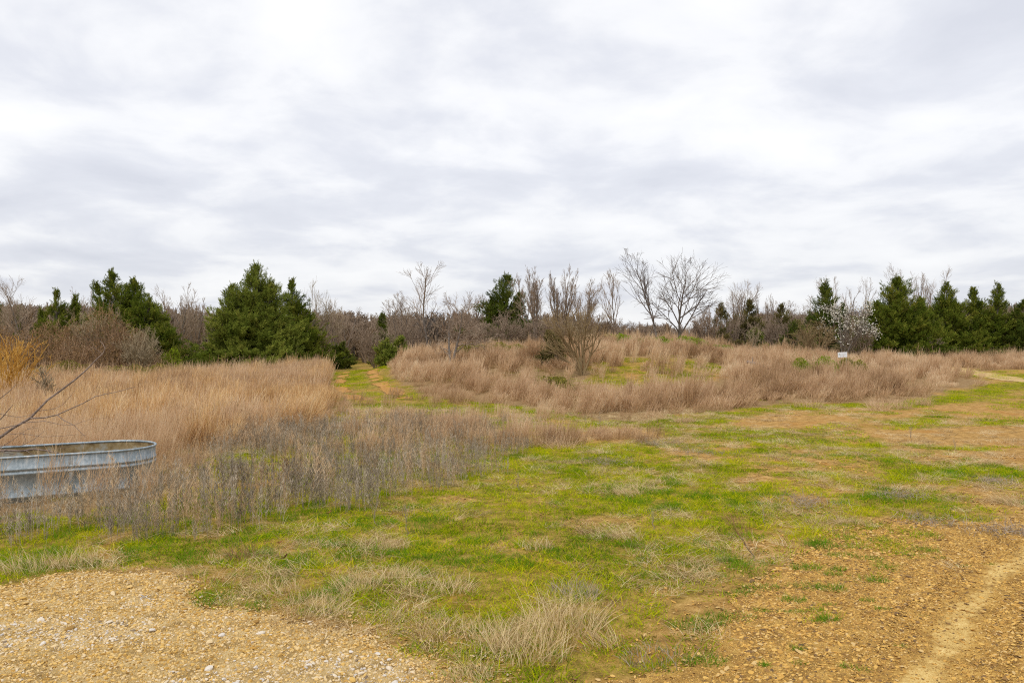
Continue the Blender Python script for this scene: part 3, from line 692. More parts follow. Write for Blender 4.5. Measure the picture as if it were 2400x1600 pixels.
M['tank_inside'] = solid_mat('silted_steel', [(.35, (.16, .105, .045)), (.5, (.30, .22, .11)), (.65, (.36, .36, .32))], 5, .8)
M['water'] = solid_mat('murky_water', [(.4, (.05, .045, .025)), (.6, (.08, .07, .04))], 3, .08)
def oval(r, z, n=40):
    a, b = np.array(TANK[0]), np.array(TANK[1]); c0 = (a + b) / 2; ax = unit(a - b); pe = np.array([-ax[1], ax[0]])
    h = np.linalg.norm(a - b) / 2; th = np.linspace(-math.pi / 2, math.pi / 2, n // 2)
    P = [ax * (h + r * math.cos(t)) + pe * r * math.sin(t) for t in th] + [-ax * (h + r * math.cos(t)) - pe * r * math.sin(t) for t in th]
    return np.array([(p[0], p[1], z) for p in P]), c0
def build_tank():
    c0 = (np.array(TANK[0]) + np.array(TANK[1])) / 2; foot = oval(TANK_R, 0, 64)[0] + [c0[0], c0[1], 0]; zt = float(terrain(foot[:, 0], foot[:, 1]).min()) - .012; H = .62
    root = thing('stock_tank', (c0[0], c0[1], zt), 'oval galvanised metal stock tank standing in the tall grass', 'stock tank')
    prof = [(TANK_R - .015, .0), (TANK_R, .02)]
    for zr, amp in ((.10, .012), (.40, .012), (.46, .012)):          # rolled ribs
        prof += [(TANK_R, zr - .022), (TANK_R + amp, zr - .009), (TANK_R + amp, zr + .009), (TANK_R, zr + .022)]
    prof += [(TANK_R, H - .012)]
    def loft(g, prof, flip):
        rings = [oval(r, z, 64)[0] for r, z in prof]; n = len(rings[0]); j = np.arange(n)
        V = np.concatenate(rings)
        q = np.concatenate([np.stack([i * n + j, i * n + (j + 1) % n, (i + 1) * n + (j + 1) % n, (i + 1) * n + j], -1) for i in range(len(prof) - 1)])
        g.add(V, q[:, ::-1] if flip else q)
    g = Geo(); loft(g, prof, False); g.obj('wall', M['steel'], root, True)
    ax = unit(np.array(TANK[0]) - np.array(TANK[1])); pe = np.array([ax[1], -ax[0]])          # riveted lap seam on the near side
    g = Geo(); p = pe * (TANK_R + .004) + ax * .35; q = pe * (TANK_R + .004) + ax * .39
    g.add([(p[0], p[1], .03), (q[0], q[1], .03), (q[0], q[1], H - .03), (p[0], p[1], H - .03)], [(0, 1, 2, 3)]); g.obj('seam', M['steel'], root)
    g = Geo(); loft(g, [(TANK_R - .006, H - .012), (TANK_R - .006, .03)], False)
    ring = oval(TANK_R - .006, .03, 64)[0]; g.add(ring, [list(range(len(ring)))]); g.obj('lining', M['tank_inside'], root, True)
    g = Geo(); ring = oval(TANK_R, H, 64)[0]; n = len(ring); th = np.arange(8) * math.pi / 4
    nrm = unit(oval(TANK_R + .1, 0, 64)[0] - oval(TANK_R, 0, 64)[0]); V = []
    for t in th: V.append(ring + nrm * .017 * math.cos(t) + np.array([0, 0, .017 * math.sin(t)]))
    V = np.stack(V, 1).reshape(-1, 3); i = np.arange(n)[:, None]; j = np.arange(8)[None]
    q = np.stack([i * 8 + j, ((i + 1) % n) * 8 + j, ((i + 1) % n) * 8 + (j + 1) % 8, i * 8 + (j + 1) % 8], -1).reshape(-1, 4)
    g.add(V, q); g.obj('rim', M['steel'], root, True)
    g = Geo(); ring = oval(TANK_R - .010, .30, 64)[0]; g.add(ring, [list(range(len(ring)))]); g.obj('water', M['water'], root)
    return zt + H
RIM_Z = build_tank()

# ------------------------------------------------------------------ bare woody plants
def rot_about(d, ang, az):
    a = unit(np.cross(d, [.3, .5, .81] if abs(d[2]) < .95 else [1., .1, 0])); b = np.cross(d, a)
    return d * math.cos(ang) + (a * math.cos(az) + b * math.sin(az)) * math.sin(ang)
STYLE = {  # stems, lean of stems, branches per level, angle per level, length ratio, wobble, pull upward, first fork
    'tall':   (1, .06, (12, 6, 5), (.58, .55, .55), (.50, .55, .6), .07, (.02, .10, .06), .22),
    'multi':  (5, .25, (7, 6, 4), (.50, .5, .55), (.48, .55, .6), .08, (.04, .10, .06), .18),
    'sapling': (6, .22, (8, 6, 5), (.42, .45, .5), (.40, .55, .6), .07, (.05, .12, .08), .25),
    'spread': (2, .38, (8, 7, 6), (.80, .7, .65), (.66, .6, .6), .11, (.03, .04, .03), .20),
    'vase':   (9, .50, (7, 6, 4), (.50, .6, .7), (.52, .58, .6), .12, (.05, .05, .02), .30),
    'whip':   (13, .45, (4, 4, 2), (.45, .5, .5), (.62, .6, .6), .14, (.03, .08, .06), .25),
    'brush':  (14, .6, (6, 5, 4), (.6, .7, .8), (.55, .6, .6), .16, (.06, .03, .0), .1),
    'big':    (1, .03, (13, 8, 6), (.78, .62, .6), (.74, .58, .6), .09, (.0, .06, .04), .14),
}
def grow(rng, style):
    ns, lean, nch, ang, ratio, wob, trop, fork = STYLE[style]
    segs, tips = [], []
    def branch(p, d, L, r, lev):
        n = (7, 5, 3, 2)[lev]; pts, dirs = [p], [d]
        for i in range(n):
            d = unit(d + rng.normal(0, wob * (1 + .15 * lev), 3) + np.array([0, 0, trop[min(lev, 2)]]))
            p = p + d * (L / n); pts.append(p); dirs.append(d)
        rr = np.linspace(r, r * (.28 if lev < 3 else .6), n + 1)
        for i in range(n): segs.append((lev, pts[i], pts[i + 1], rr[i], rr[i + 1]))
        a0 = rng.uniform(0, 6.283)
        if lev == 3: tips.append(pts[-1]); tips.append(pts[-2]); return
        for k in range(nch[lev]):
            t = fork + (1 - fork) * (k + rng.random()) / nch[lev] if lev == 0 else rng.uniform(.2, 1)
            t = min(t, .999); f = t * n; i = int(f)
            b = pts[i] + (pts[i + 1] - pts[i]) * (f - i)
            branch(b, rot_about(dirs[i + 1], ang[lev] * rng.uniform(.6, 1.3), (k * 2.4 + a0 + rng.normal(0, .4)) if lev == 0 else rng.uniform(0, 6.283)), L * ratio[lev] * (1.25 - .75 * t) * rng.uniform(.7, 1.25), (rr[i] * .62 if lev < 2 else rr[i] * .7), lev + 1)
    for s in range(ns):
        a = rng.uniform(0, 6.283); l = lean * rng.uniform(.5, 1.2)
        branch(np.array([.02 * math.cos(a), .02 * math.sin(a), 0.]), unit(np.array([math.cos(a) * l, math.sin(a) * l, 1.])), rng.uniform(.75, 1.0) if ns > 1 else 1., 1., 0)
    return segs, np.array(tips)
def woody(name, px, top, d, hw, style, seed, label, cat='tree', mats=('bark', 'twig'), base_r=None, twig_r=.0062, group=None, lean=0., leaf=None, foot=None):
    """px, top: photograph pixel of the foot and of the highest twig; d: metres away; hw: half width of the crown in pixels"""
    rng = rngf(seed); X = (px - 1200) / F * d; z0 = float(terrain(X, d)); H = EYE + (800 - top) / F * d - z0; W = hw / F * d
    segs, tips = grow(rng, style)
    lev = np.array([s[0] for s in segs]); P0 = np.array([s[1] for s in segs]); P1 = np.array([s[2] for s in segs])
    r0 = np.array([s[3] for s in segs]); r1 = np.array([s[4] for s in segs])
    sz = H / P1[:, 2].max(); sx = W / np.percentile(np.abs(P1[:, 0]), 97)
    def fit(P):
        Q = P * [sx, sx, sz]; Q[:, 0] += lean * np.maximum(Q[:, 2], 0); return Q
    P0, P1 = fit(P0), fit(P1); br = (base_r or H * .013) * .85
    floor = twig_r * np.array([2.0, 1.5, 1.05, .8])[lev]
    r0, r1 = np.maximum(r0 * br, floor), np.maximum(r1 * br, floor * .85)
    root = thing(name, (X, d, z0 - .03), label, cat, group)
    g = Geo(); k = lev == 0; tubes(g, P0[k], P1[k], r0[k], r1[k], 7, .5); g.obj('trunk', M[mats[0]], root, True)
    g = Geo(); k = lev > 0; v = np.clip(.5 + rng.normal(0, .22, k.sum()), 0, 1)
    k1 = lev == 1; tubes(g, P0[k1], P1[k1], r0[k1], r1[k1], 4, .4)
    k2 = lev > 1; tubes(g, P0[k2], P1[k2], r0[k2], r1[k2], 3, np.clip(.5 + rng.normal(0, .22, k2.sum()), 0, 1)); g.obj('crown', M[mats[1]], root)
    tips = fit(tips)
    if leaf:
        mat, nm, per, size, zlo = leaf
        tt = tips[tips[:, 2] > zlo * H]; tt = np.repeat(tt, per, 0) + rng.normal(0, size * 1.6, (len(tt) * per, 3)); m = len(tt)
        g = Geo(); ribbons(g, tt, unit(rng.normal(size=(m, 3))), rng.uniform(.7, 1.3, m) * size, np.full(m, size), rng, bend=.2, segs=1, tipw=.7); g.obj(nm, M[mat], root)
    return root, tips

BT = 'bare trees'
woody('brush_clump', 232, 712, 40.5, 62, 'brush', 50, 'bare grey twigs rising out of the largest bramble thicket', 'brush', ('twig_tan', 'twig_tan'), base_r=.025)
woody('brush_clump', 325, 760, 39.5, 42, 'brush', 51, 'bare pale twigs at the right end of the brambles', 'brush', ('twig_tan', 'twig_tan'), base_r=.02)
# left of the track
woody('bare_tree', 78, 645, 50, 48, 'tall', 1, 'thin leaning dead tree with pale top at the far left', lean=-.22, group=BT)
woody('bare_tree', 14, 690, 52, 40, 'sapling', 2, 'bare sapling at the left edge behind the yellow shrub', group=BT)
woody('bare_tree', 200, 668, 58, 45, 'multi', 3, 'bare grey treetop between the small and the big left cedar', group=BT)
woody('bare_tree', 408, 660, 57, 55, 'multi', 4, 'bare grey tree just right of the broad left cedar', group=BT)
woody('bare_tree', 455, 695, 60, 40, 'sapling', 5, 'bare slender stems in the gap between the two big left cedars', group=BT)
woody('bare_tree', 742, 642, 56, 62, 'spread', 6, 'bare tan tree right behind the twin cedars, beside the track', mats=('bark', 'twig_tan'), group=BT)
woody('bare_tree', 800, 705, 60, 50, 'multi', 7, 'low bare tree above the end of the track', group=BT)
# the knoll, left to right
woody('bare_tree', 945, 680, 54, 45, 'multi', 8, 'bushy bare tree left of the tallest slim one on the knoll', group=BT)
woody('bare_tree', 1002, 606, 50, 52, 'tall', 9, 'tallest slim bare tree on the left part of the knoll', group=BT)
woody('bare_tree', 1056, 680, 38, 88, 'spread', 10, 'low spreading bare tree with forked trunk on the left knoll slope', group=BT, base_r=.085)
woody('bare_tree', 1128, 668, 50, 50, 'multi', 11, 'bare tree touching the left side of the knoll cedar', group=BT)
woody('bare_tree', 1252, 622, 48, 42, 'sapling', 12, 'cluster of straight bare stems right of the knoll cedar', group=BT)
woody('bare_tree', 1312, 614, 49, 40, 'sapling', 13, 'upright bare stems with two high tops behind the vase shaped shrub', group=BT)
woody('bare_tree', 1362, 650, 48, 45, 'multi', 14, 'bare tree rising right behind the vase shaped shrub', group=BT)
woody('bare_tree', 1448, 628, 50, 46, 'tall', 15, 'slim bare tree between the vase shaped shrub and the leaning tree', group=BT)
woody('bare_tree', 1546, 578, 46, 58, 'tall', 16, 'tall bare tree leaning left next to the big spreading one', lean=-.16, mats=('bark', 'twig_dark'), group=BT)
woody('bare_tree', 1590, 576, 45, 100, 'big', 17, 'biggest bare tree with wide dark crown on the knoll top', mats=('bark', 'twig_dark'), group=BT, base_r=.10)
woody('bare_tree', 1664, 712, 50, 40, 'multi', 18, 'small brownish bare tree right below the biggest bare tree', group=BT)
# right
woody('bare_tree', 1745, 648, 60, 48, 'multi', 19, 'bare treetop over the dull cedars right of the knoll', group=BT)
woody('bare_tree', 1808, 672, 61, 45, 'multi', 20, 'bushy bare tree between the two dull cedars', group=BT)
woody('bare_tree', 1868, 690, 62, 40, 'sapling', 21, 'bare stems left of the cedar behind the blossom', group=BT)
woody('bare_tree', 1975, 640, 66, 60, 'multi', 22, 'bare treetop above the white blossom', group=BT)
woody('bare_tree', 2120, 615, 66, 48, 'tall', 23, 'bare treetop sticking out over the broad right cedar', group=BT)
woody('bare_tree', 2172, 622, 67, 45, 'multi', 24, 'bare treetop in the notch between the right cedars', group=BT)
woody('bare_tree', 1762, 762, 52, 22, 'spread', 25, 'small pale bare tree with crooked trunk in front of the dull cedars', mats=('twig_tan', 'twig_tan'), group=BT)
woody('bare_tree', 1904, 744, 48, 55, 'vase', 26, 'small yellowish bare tree in front of the white blossom', mats=('twig_lichen', 'twig_lichen'), group=BT, base_r=.06)
for i, (px, tp, d, hw, lb) in enumerate([(1648, 725, 50, 34, 'brown brush just right of the biggest bare tree'), (1712, 722, 55, 40, 'brown brush left of the first dull cedar'), (1795, 728, 54, 40, 'brown brush between the two dull cedars'), (1850, 735, 54, 36, 'brown brush left of the low dark green cedar'), (2010, 745, 53, 40, 'dark brush right under the white blossom'), (2180, 770, 54, 40, 'brown brush at the foot between the broadest cedar and its neighbour'), (1420, 735, 49, 40, 'grey brush right behind the vase shaped shrub'), (1500, 748, 49, 40, 'grey brush left of the leaning bare tree'), (880, 750, 52, 50, 'brown brush behind the head of the track'), (960, 745, 50, 45, 'brown brush at the left end of the knoll')]):
    woody('brush_clump', px, tp, d, hw, 'brush', 300 + i, lb, 'brush', ('twig', 'twig'), base_r=.025, group='brush along the treeline')
# nearer shrubs
woody('vase_shrub', 1364, 702, 33, 88, 'vase', 27, 'many stemmed olive brown shrub standing alone on the knoll slope', 'shrub', ('twig_lichen', 'twig_lichen'), base_r=.06, twig_r=.0045)
for i, (px, tp, d, hw, lb) in enumerate([(1110, 735, 46, 60, 'left'), (1190, 722, 46, 60, 'below the cedar'), (1268, 730, 46, 55, 'right')]):
    woody('brush_clump', px, tp, d, hw, 'brush', 40 + i, ['tangled grey brush on the knoll left of the cedar foot', 'tangled grey brush in front of the knoll cedar foot', 'tangled grey brush between the knoll cedar and the vase shaped shrub'][i], 'brush', ('twig', 'twig'), base_r=.03, group='grey brush on the knoll')
woody('yellow_shrub', 12, 770, 23, 72, 'whip', 28, 'bright yellow twigged shrub at the left edge behind the tank', 'shrub', ('yellow', 'yellow'), base_r=.02, twig_r=.0055)
woody('dead_sapling', 104, 855, 22, 26, 'tall', 29, 'little pale forked dead sapling right of the yellow shrub', 'sapling', ('twig_tan', 'twig_tan'), base_r=.022)
woody('flowering_tree', 1976, 700, 52, 62, 'spread', 30, 'white flowering tree between the dark cedars', 'tree', ('bark', 'twig_dark'), leaf=('blossom', 'blossom', 1, .068, .3))

# ------------------------------------------------------------------ cedars
def spray_source(seed, mat, n=20):
    """one cedar spray: short scale-leaved shoots along a twig that points up"""
    rng = rngf(seed); g = Geo(); t = rng.random(n); sd = np.where(rng.random(n) < .5, -1., 1.)
    b = np.stack([rng.normal(0, .012, n), rng.normal(0, .02, n), .30 * t - .04], -1)
    d = unit(np.stack([sd * rng.uniform(.3, 1.0, n), rng.normal(0, .35, n), rng.uniform(.6, 1.1, n)], -1))
    ribbons(g, b, d, rng.uniform(.07, .15, n) * (1.15 - .5 * t), np.full(n, .026), rng, bend=.15, segs=1, tipw=.4)
    return g.obj('p', M[mat], link=False)
def cedar(px, top, d, label, spires, seed, mat='cedar', group='cedars', dens=1., name='cedar_tree', leafs=1.):
    """spires: (dx px, top px, half width px, depth offset m) cones of foliage that make up the crown"""
    rng = rngf(seed); X = (px - 1200) / F * d; z0 = float(terrain(X, d)); pp = F / d
    root = thing(name, (X, d, z0 - .03), label, 'tree', group)
    gt, SP, SD, ST, SS = Geo(), [], [], [], []
    for (dx, tp, hw, dy) in spires:
        H = (EYE + (800 - tp) / pp - z0) * .95; W = hw / pp * 1.32; cx, cyy = dx / pp, dy
        pts = [(cx * (1 - .6 * (1 - t)), cyy, H * t) for t in np.linspace(0, .96, 8)]
        chain(gt, pts, np.linspace(.05 + H * .012, .012, 8), 7)
        nb = int(dens * (18 + 6.8 * W * H)); sub = 5; n = nb * sub
        bt = .02 + .96 * rng.random(nb) ** 1.1; ba = rng.uniform(0, 6.283, nb); bl = np.exp(rng.normal(-.07, .17, nb)) * np.where(rng.random(nb) < .22, rng.uniform(1.1, 1.38, nb), 1); bs = rng.normal(0, .2, nb)
        bi = np.repeat(np.arange(nb), sub)
        t = np.clip(bt[bi] + rng.normal(0, .022, n), .01, .995); az = ba[bi] + rng.normal(0, .20, n) / (.35 + 1.2 * (1 - t))
        R = W * np.minimum((t + .14) / .22, 1) ** .6 * (1.005 - t) ** .95 * bl[bi] * rng.uniform(.70, 1.12, n) + .04
        el = .12 + .85 * t + rng.normal(0, .14, nb)[bi] + rng.normal(0, .12, n)     # branches rise more steeply toward the top
        o = np.stack([cx * (1 - .6 * (1 - t)), np.full(n, cyy), np.maximum(H * t - R * np.tan(np.clip(el, -.2, 1.1)) * .5, .05)], -1)
        dr = unit(np.stack([np.cos(az) * np.cos(el), np.sin(az) * np.cos(el), np.sin(el)], -1))
        L = R / np.maximum(np.cos(el), .45); bsh = bs[bi]
        keep = L > .1; o, dr, L, t, bsh = o[keep], dr[keep], L[keep], t[keep], bsh[keep]; n = len(o)
        tubes(gt, o, o + dr * (L * .8)[:, None], np.maximum(.008 * L, .008), .004, 3)
        m = np.maximum((L * 8).astype(int), 5); idx = np.repeat(np.arange(n), m); s = 1 - .70 * rng.random(len(idx)) ** 1.3
        c = o[idx] + dr[idx] * (L[idx] * s)[:, None] + rng.normal(0, .06 + .03 * W, (len(idx), 3)) * (np.minimum(L[idx], 1) * (1.25 - s))[:, None]
        shade = np.clip(.5 + bsh[idx] + rng.normal(0, .13, len(idx)), 0, 1)
        SP.append(c); SD.append(unit(dr[idx] * .8 + [0, 0, .42] + rng.normal(0, .38, (len(idx), 3)))); ST.append(shade); SS.append(1.08 - .62 * t[idx] ** 2.2)
        nl = 20; a = rng.uniform(0, 6.283, nl); rr = rng.uniform(0, .62, nl) ** 1.5 * W                # feathery leaders at the top and shoulders
        rr[:3] *= .15; zt_ = np.where(np.arange(nl) < 3, H * rng.uniform(1.0, 1.055, nl), H * (1.06 - .98 * rr / max(W, .1)) * rng.uniform(.95, 1.0, nl))
        lh = rng.uniform(.40, .75, nl); lb_ = np.stack([cx + rr * np.cos(a), cyy + rr * np.sin(a), zt_ - lh], -1)
        kk = 9; li = np.repeat(np.arange(nl), kk); N = len(li); u = rng.random(N)
        ld = unit(np.stack([np.cos(a) * .25, np.sin(a) * .25, np.ones(nl)], -1)); tubes(gt, lb_, lb_ + ld * lh[:, None], .008, .004, 3)
        SP.append(lb_[li] + ld[li] * (lh[li] * u)[:, None]); SD.append(unit(ld[li] * 1.3 + rng.normal(0, .4, (N, 3)))); ST.append(np.clip(rng.normal(.6, .15, N), 0, 1)); SS.append(.72 - .32 * u)
    gt.obj('trunk', M['bark'], root)
    P, D, T = np.concatenate(SP), np.concatenate(SD), np.concatenate(ST); n = len(P)
    rot = np.stack([np.arccos(np.clip(D[:, 2], -1, 1)), np.zeros(n), np.arctan2(D[:, 1], D[:, 0]) + math.pi / 2], -1)
    sc_ = rng.uniform(.65, 1.25, n) * leafs * np.concatenate(SS)
    o = scatter('crown', P[:, 0], P[:, 1], P[:, 2], rot, np.stack([sc_] * 3, -1), rng.integers(0, 5, n), T, [spray_source(900 + i, mat) for i in range(5)], parent=root)
    return root
LC, RC = 'cedars left of the track', 'cedars on the right'
cedar(5, 706, 58, 'dark cedar top cut by the left edge of the picture', [(0, 706, 28, 0)], 61, 'cedar_dark', LC)
cedar(36, 716, 58, 'narrow dark cedar second from the left edge', [(0, 716, 24, 0)], 62, 'cedar_dark', LC)
cedar(132, 668, 52, 'medium cedar peeping over the left thicket', [(0, 668, 52, 0), (-45, 715, 30, .5)], 63, 'cedar', LC)
cedar(178, 684, 53, 'small cedar squeezed against the broad left cedar', [(0, 682, 34, 0)], 64, 'cedar', LC)
cedar(330, 620, 46, 'broad many topped cedar behind the left thicket', [(-70, 624, 82, 0), (-30, 640, 80, .6), (-112, 652, 42, .3), (28, 690, 78, -.5), (75, 752, 50, -.8)], 65, 'cedar', LC)
cedar(600, 606, 50, 'tallest pale green cedar beside the track', [(0, 606, 92, 0), (-48, 655, 80, -.5), (38, 650, 70, -.3), (-80, 720, 60, -.4), (72, 740, 60, -.6)], 66, 'cedar_light', LC, 1.05)
cedar(690, 644, 54, 'dark cedar tucked behind the tallest one, nearest the track', [(-5, 644, 62, 0), (35, 720, 46, -.4)], 67, 'cedar', LC)
cedar(812, 784, 58, 'low dark cedar bush at the end of the track', [(-8, 798, 22, 0), (-28, 806, 16, 0)], 68, 'cedar_dark', LC, 1.2)
cedar(897, 724, 64, 'little far pointed cedar in the bare wood', [(0, 724, 26, 0)], 69, 'cedar_dark', 'cedars on and behind the knoll')
cedar(918, 785, 48, 'low green cedar bush left of the knoll', [(-14, 792, 26, 0), (22, 786, 26, 0)], 70, 'cedar_light', 'cedars on and behind the knoll', 1.3)
cedar(1187, 634, 50, 'pointed dark cedar standing alone among bare trees on the knoll', [(0, 634, 66, 0), (-34, 690, 40, -.3), (30, 680, 42, .2)], 71, 'cedar_dark', 'cedars on and behind the knoll', .8)
cedar(1300, 755, 36, 'dark round evergreen bush behind the vase shaped shrub', [(-12, 772, 20, 0), (4, 782, 14, 0)], 72, 'cedar_brown', 'cedars on and behind the knoll', 1.)
cedar(1690, 700, 54, 'brownish thin cedar right of the biggest bare tree', [(0, 704, 38, 0)], 73, 'cedar_brown', RC, .7)
cedar(1757, 692, 56, 'dull cedar in the middle of the right brush', [(0, 696, 44, 0), (-32, 730, 26, 0)], 74, 'cedar_brown', RC, .8)
cedar(1770, 765, 53, 'low dark green cedar bush behind the small pale tree', [(0, 768, 34, 0)], 75, 'cedar', RC)
cedar(1832, 704, 56, 'second dull cedar left of the yellowish bare tree', [(0, 706, 38, 0), (26, 745, 30, 0)], 76, 'cedar_brown', RC, .9)
cedar(1868, 742, 53, 'low dark green cedar left of the blossom', [(0, 745, 42, 0)], 77, 'cedar_dark', RC)
cedar(1934, 650, 58, 'pointed cedar rising behind the white blossom', [(0, 650, 52, 0), (48, 705, 36, .4)], 78, 'cedar_dark', RC)
cedar(2103, 640, 55, 'broadest dark cedar right of the blossom', [(0, 640, 80, 0), (-52, 700, 62, -.4), (48, 690, 66, -.3), (85, 735, 48, -.4)], 79, 'cedar', RC, 1.1)
cedar(2222, 652, 57, 'cedar with brown wind bent tip right of the broadest one', [(-4, 652, 54, 0), (10, 700, 60, -.3)], 80, 'cedar', RC, 1.05)
cedar(2282, 665, 57, 'cedar third from the right edge', [(0, 665, 54, 0)], 81, 'cedar', RC, 1.1)
cedar(2338, 656, 57, 'slender cedar second from the right edge', [(0, 656, 50, 0)], 82, 'cedar', RC)
cedar(2398, 694, 56, 'dark cedar cut by the right edge of the picture', [(0, 694, 50, 0), (60, 670, 50, .4)], 83, 'cedar_dark', RC, 1.1)

# ------------------------------------------------------------------ thickets and low shrubs
def mound_shrub(name, px, d, rx, ry, H, seed, label, cat, n_cane, n_leaf, cane_mat, leaf_mat, lsize=.05, group=None, cane_r=.006):
    n_cane = int(n_cane * .75)
    rng = rngf(seed); X = (px - 1200) / F * d; z0 = float(terrain(X, d))
    root = thing(name, (X, d, z0), label, cat, group)
    def roof(x, y):
        r2 = (x / rx) ** 2 + (y / ry) ** 2
        return H * np.sqrt(np.clip(1 - r2, 0, 1)) * (.45 + 1.05 * fbm(x * 1.1 + seed, y * 1.1, seed, 3))
    g = Geo(); a = rng.uniform(0, 6.283, n_cane); r = np.sqrt(rng.random(n_cane)) * .92
    b = np.stack([rx * r * np.cos(a), ry * r * np.sin(a), np.zeros(n_cane)], -1)
    h = roof(b[:, 0], b[:, 1]) * rng.uniform(.7, 1.12, n_cane) + .05
    az = rng.uniform(0, 6.283, n_cane); out = np.stack([np.cos(az), np.sin(az), np.zeros(n_cane)], -1) * rng.uniform(.3, .9, n_cane)[:, None] * np.minimum(H, 1.)
    t = np.linspace(0, 1, 6)                                      # arching canes
    P = b[:, None] + out[:, None] * (t ** 1.5)[None, :, None] + np.array([0, 0, 1.]) * (h[:, None] * np.sin(t * 1.9)[None] / math.sin(1.57))[..., None] + rng.normal(0, .03, (n_cane, 6, 3))
    v = np.clip(rng.normal(.5, .2, n_cane), 0, 1)
    for i in range(5): tubes(g, P[:, i], P[:, i + 1], cane_r * (1 - .12 * i), cane_r * (.88 - .12 * i), 3, v)
    for _ in range(3):                                            # side twigs
        i = rng.integers(2, 5, n_cane); q = P[np.arange(n_cane), i]
        tubes(g, q, q + rng.normal(0, .17, (n_cane, 3)) + [0, 0, .1], cane_r * .6, cane_r * .35, 3, v)
    g.obj('canes', M[cane_mat], root)
    if n_leaf:
        a = rng.uniform(0, 6.283, n_leaf); r = np.sqrt(rng.random(n_leaf)); p = np.stack([rx * r * np.cos(a), ry * r * np.sin(a), np.zeros(n_leaf)], -1)
        p[:, 2] = roof(p[:, 0], p[:, 1]) * (1 - .6 * rng.random(n_leaf) ** 2.2)
        g = Geo(); s = rng.uniform(.5, 1.4, n_leaf) * lsize
        ribbons(g, p, unit(rng.normal(size=(n_leaf, 3)) + [0, 0, .3]), s, s * .7, rng, bend=.2, segs=1, tipw=.5, v=np.clip(fbm(p[:, 0] * .8, p[:, 1] * .8 + p[:, 2], seed + 3, 3) * .8 + rng.normal(.1, .15, n_leaf), 0, 1))
        g.obj('leaves', M[leaf_mat], root)
    return root
TH = 'brown thickets behind the left field'
mound_shrub('bramble_thicket', 225, 40, 2.3, 1.6, 3.0, 91, 'large tangled brown bramble thicket in front of the broad left cedar', 'thicket', 900, 9000, 'bramble', 'bramble_leaf', .06, TH, .008)
mound_shrub('bramble_thicket', 95, 40.5, 2.0, 1.5, 2.6, 92, 'brown bramble thicket just right of the yellow shrub', 'thicket', 700, 7000, 'bramble', 'bramble_leaf', .06, TH, .008)
mound_shrub('bramble_thicket', -10, 41, 2.2, 1.5, 2.7, 93, 'brown bramble thicket at the left edge behind the yellow shrub', 'thicket', 600, 6000, 'bramble', 'bramble_leaf', .06, TH, .008)
mound_shrub('bramble_thicket', 320, 40.5, 1.3, 1.2, 2.0, 94, 'low right shoulder of brown brambles in front of the broad left cedar', 'thicket', 420, 3500, 'bramble', 'bramble_leaf', .06, TH, .008)
OL = 'olive shrubs along the back of the left field'
for i, (px, d, rx, H, lb) in enumerate([(150, 35.5, 2.2, .95, 'olive brown low shrub at the foot of the left brambles'), (265, 35.8, 2.0, 1.05, 'olive green low shrub at the foot of the largest bramble thicket'),
                                       (380, 37, 2.0, 1.0, 'olive low shrub under the right edge of the broad left cedar'), (480, 38.5, 1.9, .9, 'bright olive low shrub left of the tallest cedar'), (565, 40, 1.8, .8, 'olive low shrub at the foot of the tallest cedar')]):
    mound_shrub('low_shrub', px, d, rx, 1.0, H, 100 + i, lb, 'shrub', 160, 4200, 'bramble', 'olive', .05, OL)
mound_shrub('broom_shrub', 402, 41.5, .75, .5, 1.55, 110, 'fan shaped yellow green shrub before the broad left cedar', 'shrub', 60, 1500, 'olive', 'leafy', .05)
KG = 'green plants on the knoll and the slope'
for i, (px, d, rx, H, lb) in enumerate([(1440, 44.5, 1.3, .75, 'bright green leafy plants right of the vase shaped shrub on the knoll top'), (1520, 44.2, 1.3, .75, 'bright green leafy plants at the foot of the leaning bare tree'), (1610, 43.8, 1.4, .75, 'bright green leafy plants at the foot of the biggest bare tree'), (1680, 43.8, 1.0, .6, 'last green leafy plants on the right of the knoll top'),
                                       (1115, 40.5, 1.2, .75, 'yellow green shrub right of the spreading bare tree'), (1200, 41.5, 1.2, .6, 'low yellow green shrub below the grey brush of the knoll')]):
    mound_shrub('leafy_plant', px, d, rx, .7, H, 120 + i, lb, 'plant', 60, 1900, 'olive', 'leafy' if i < 4 else 'olive', .07, KG)
for i, (px, py, rx, H, lb) in enumerate([(1935, 868, .75, .55, 'yellow green bushy plant in the brown grass left of the white sign'), (1985, 862, .5, .5, 'small olive plant right in front of the white sign'), (2015, 875, .5, .5, 'olive plant in the brown grass below right of the white sign'), (1880, 862, .6, .5, 'olive plant in the brown grass left of the yellow green one'), (1300, 905, .8, .45, 'dark olive weeds at the left foot of the vase shaped shrub')]):
    X, Y = ground_at(px, py + 16)
    mound_shrub('leafy_plant', px, Y, rx, .45, H + .2, 130 + i, lb, 'plant', 50, 1100, 'olive', 'leafy' if i in (0, 3) else 'olive', .06, KG)

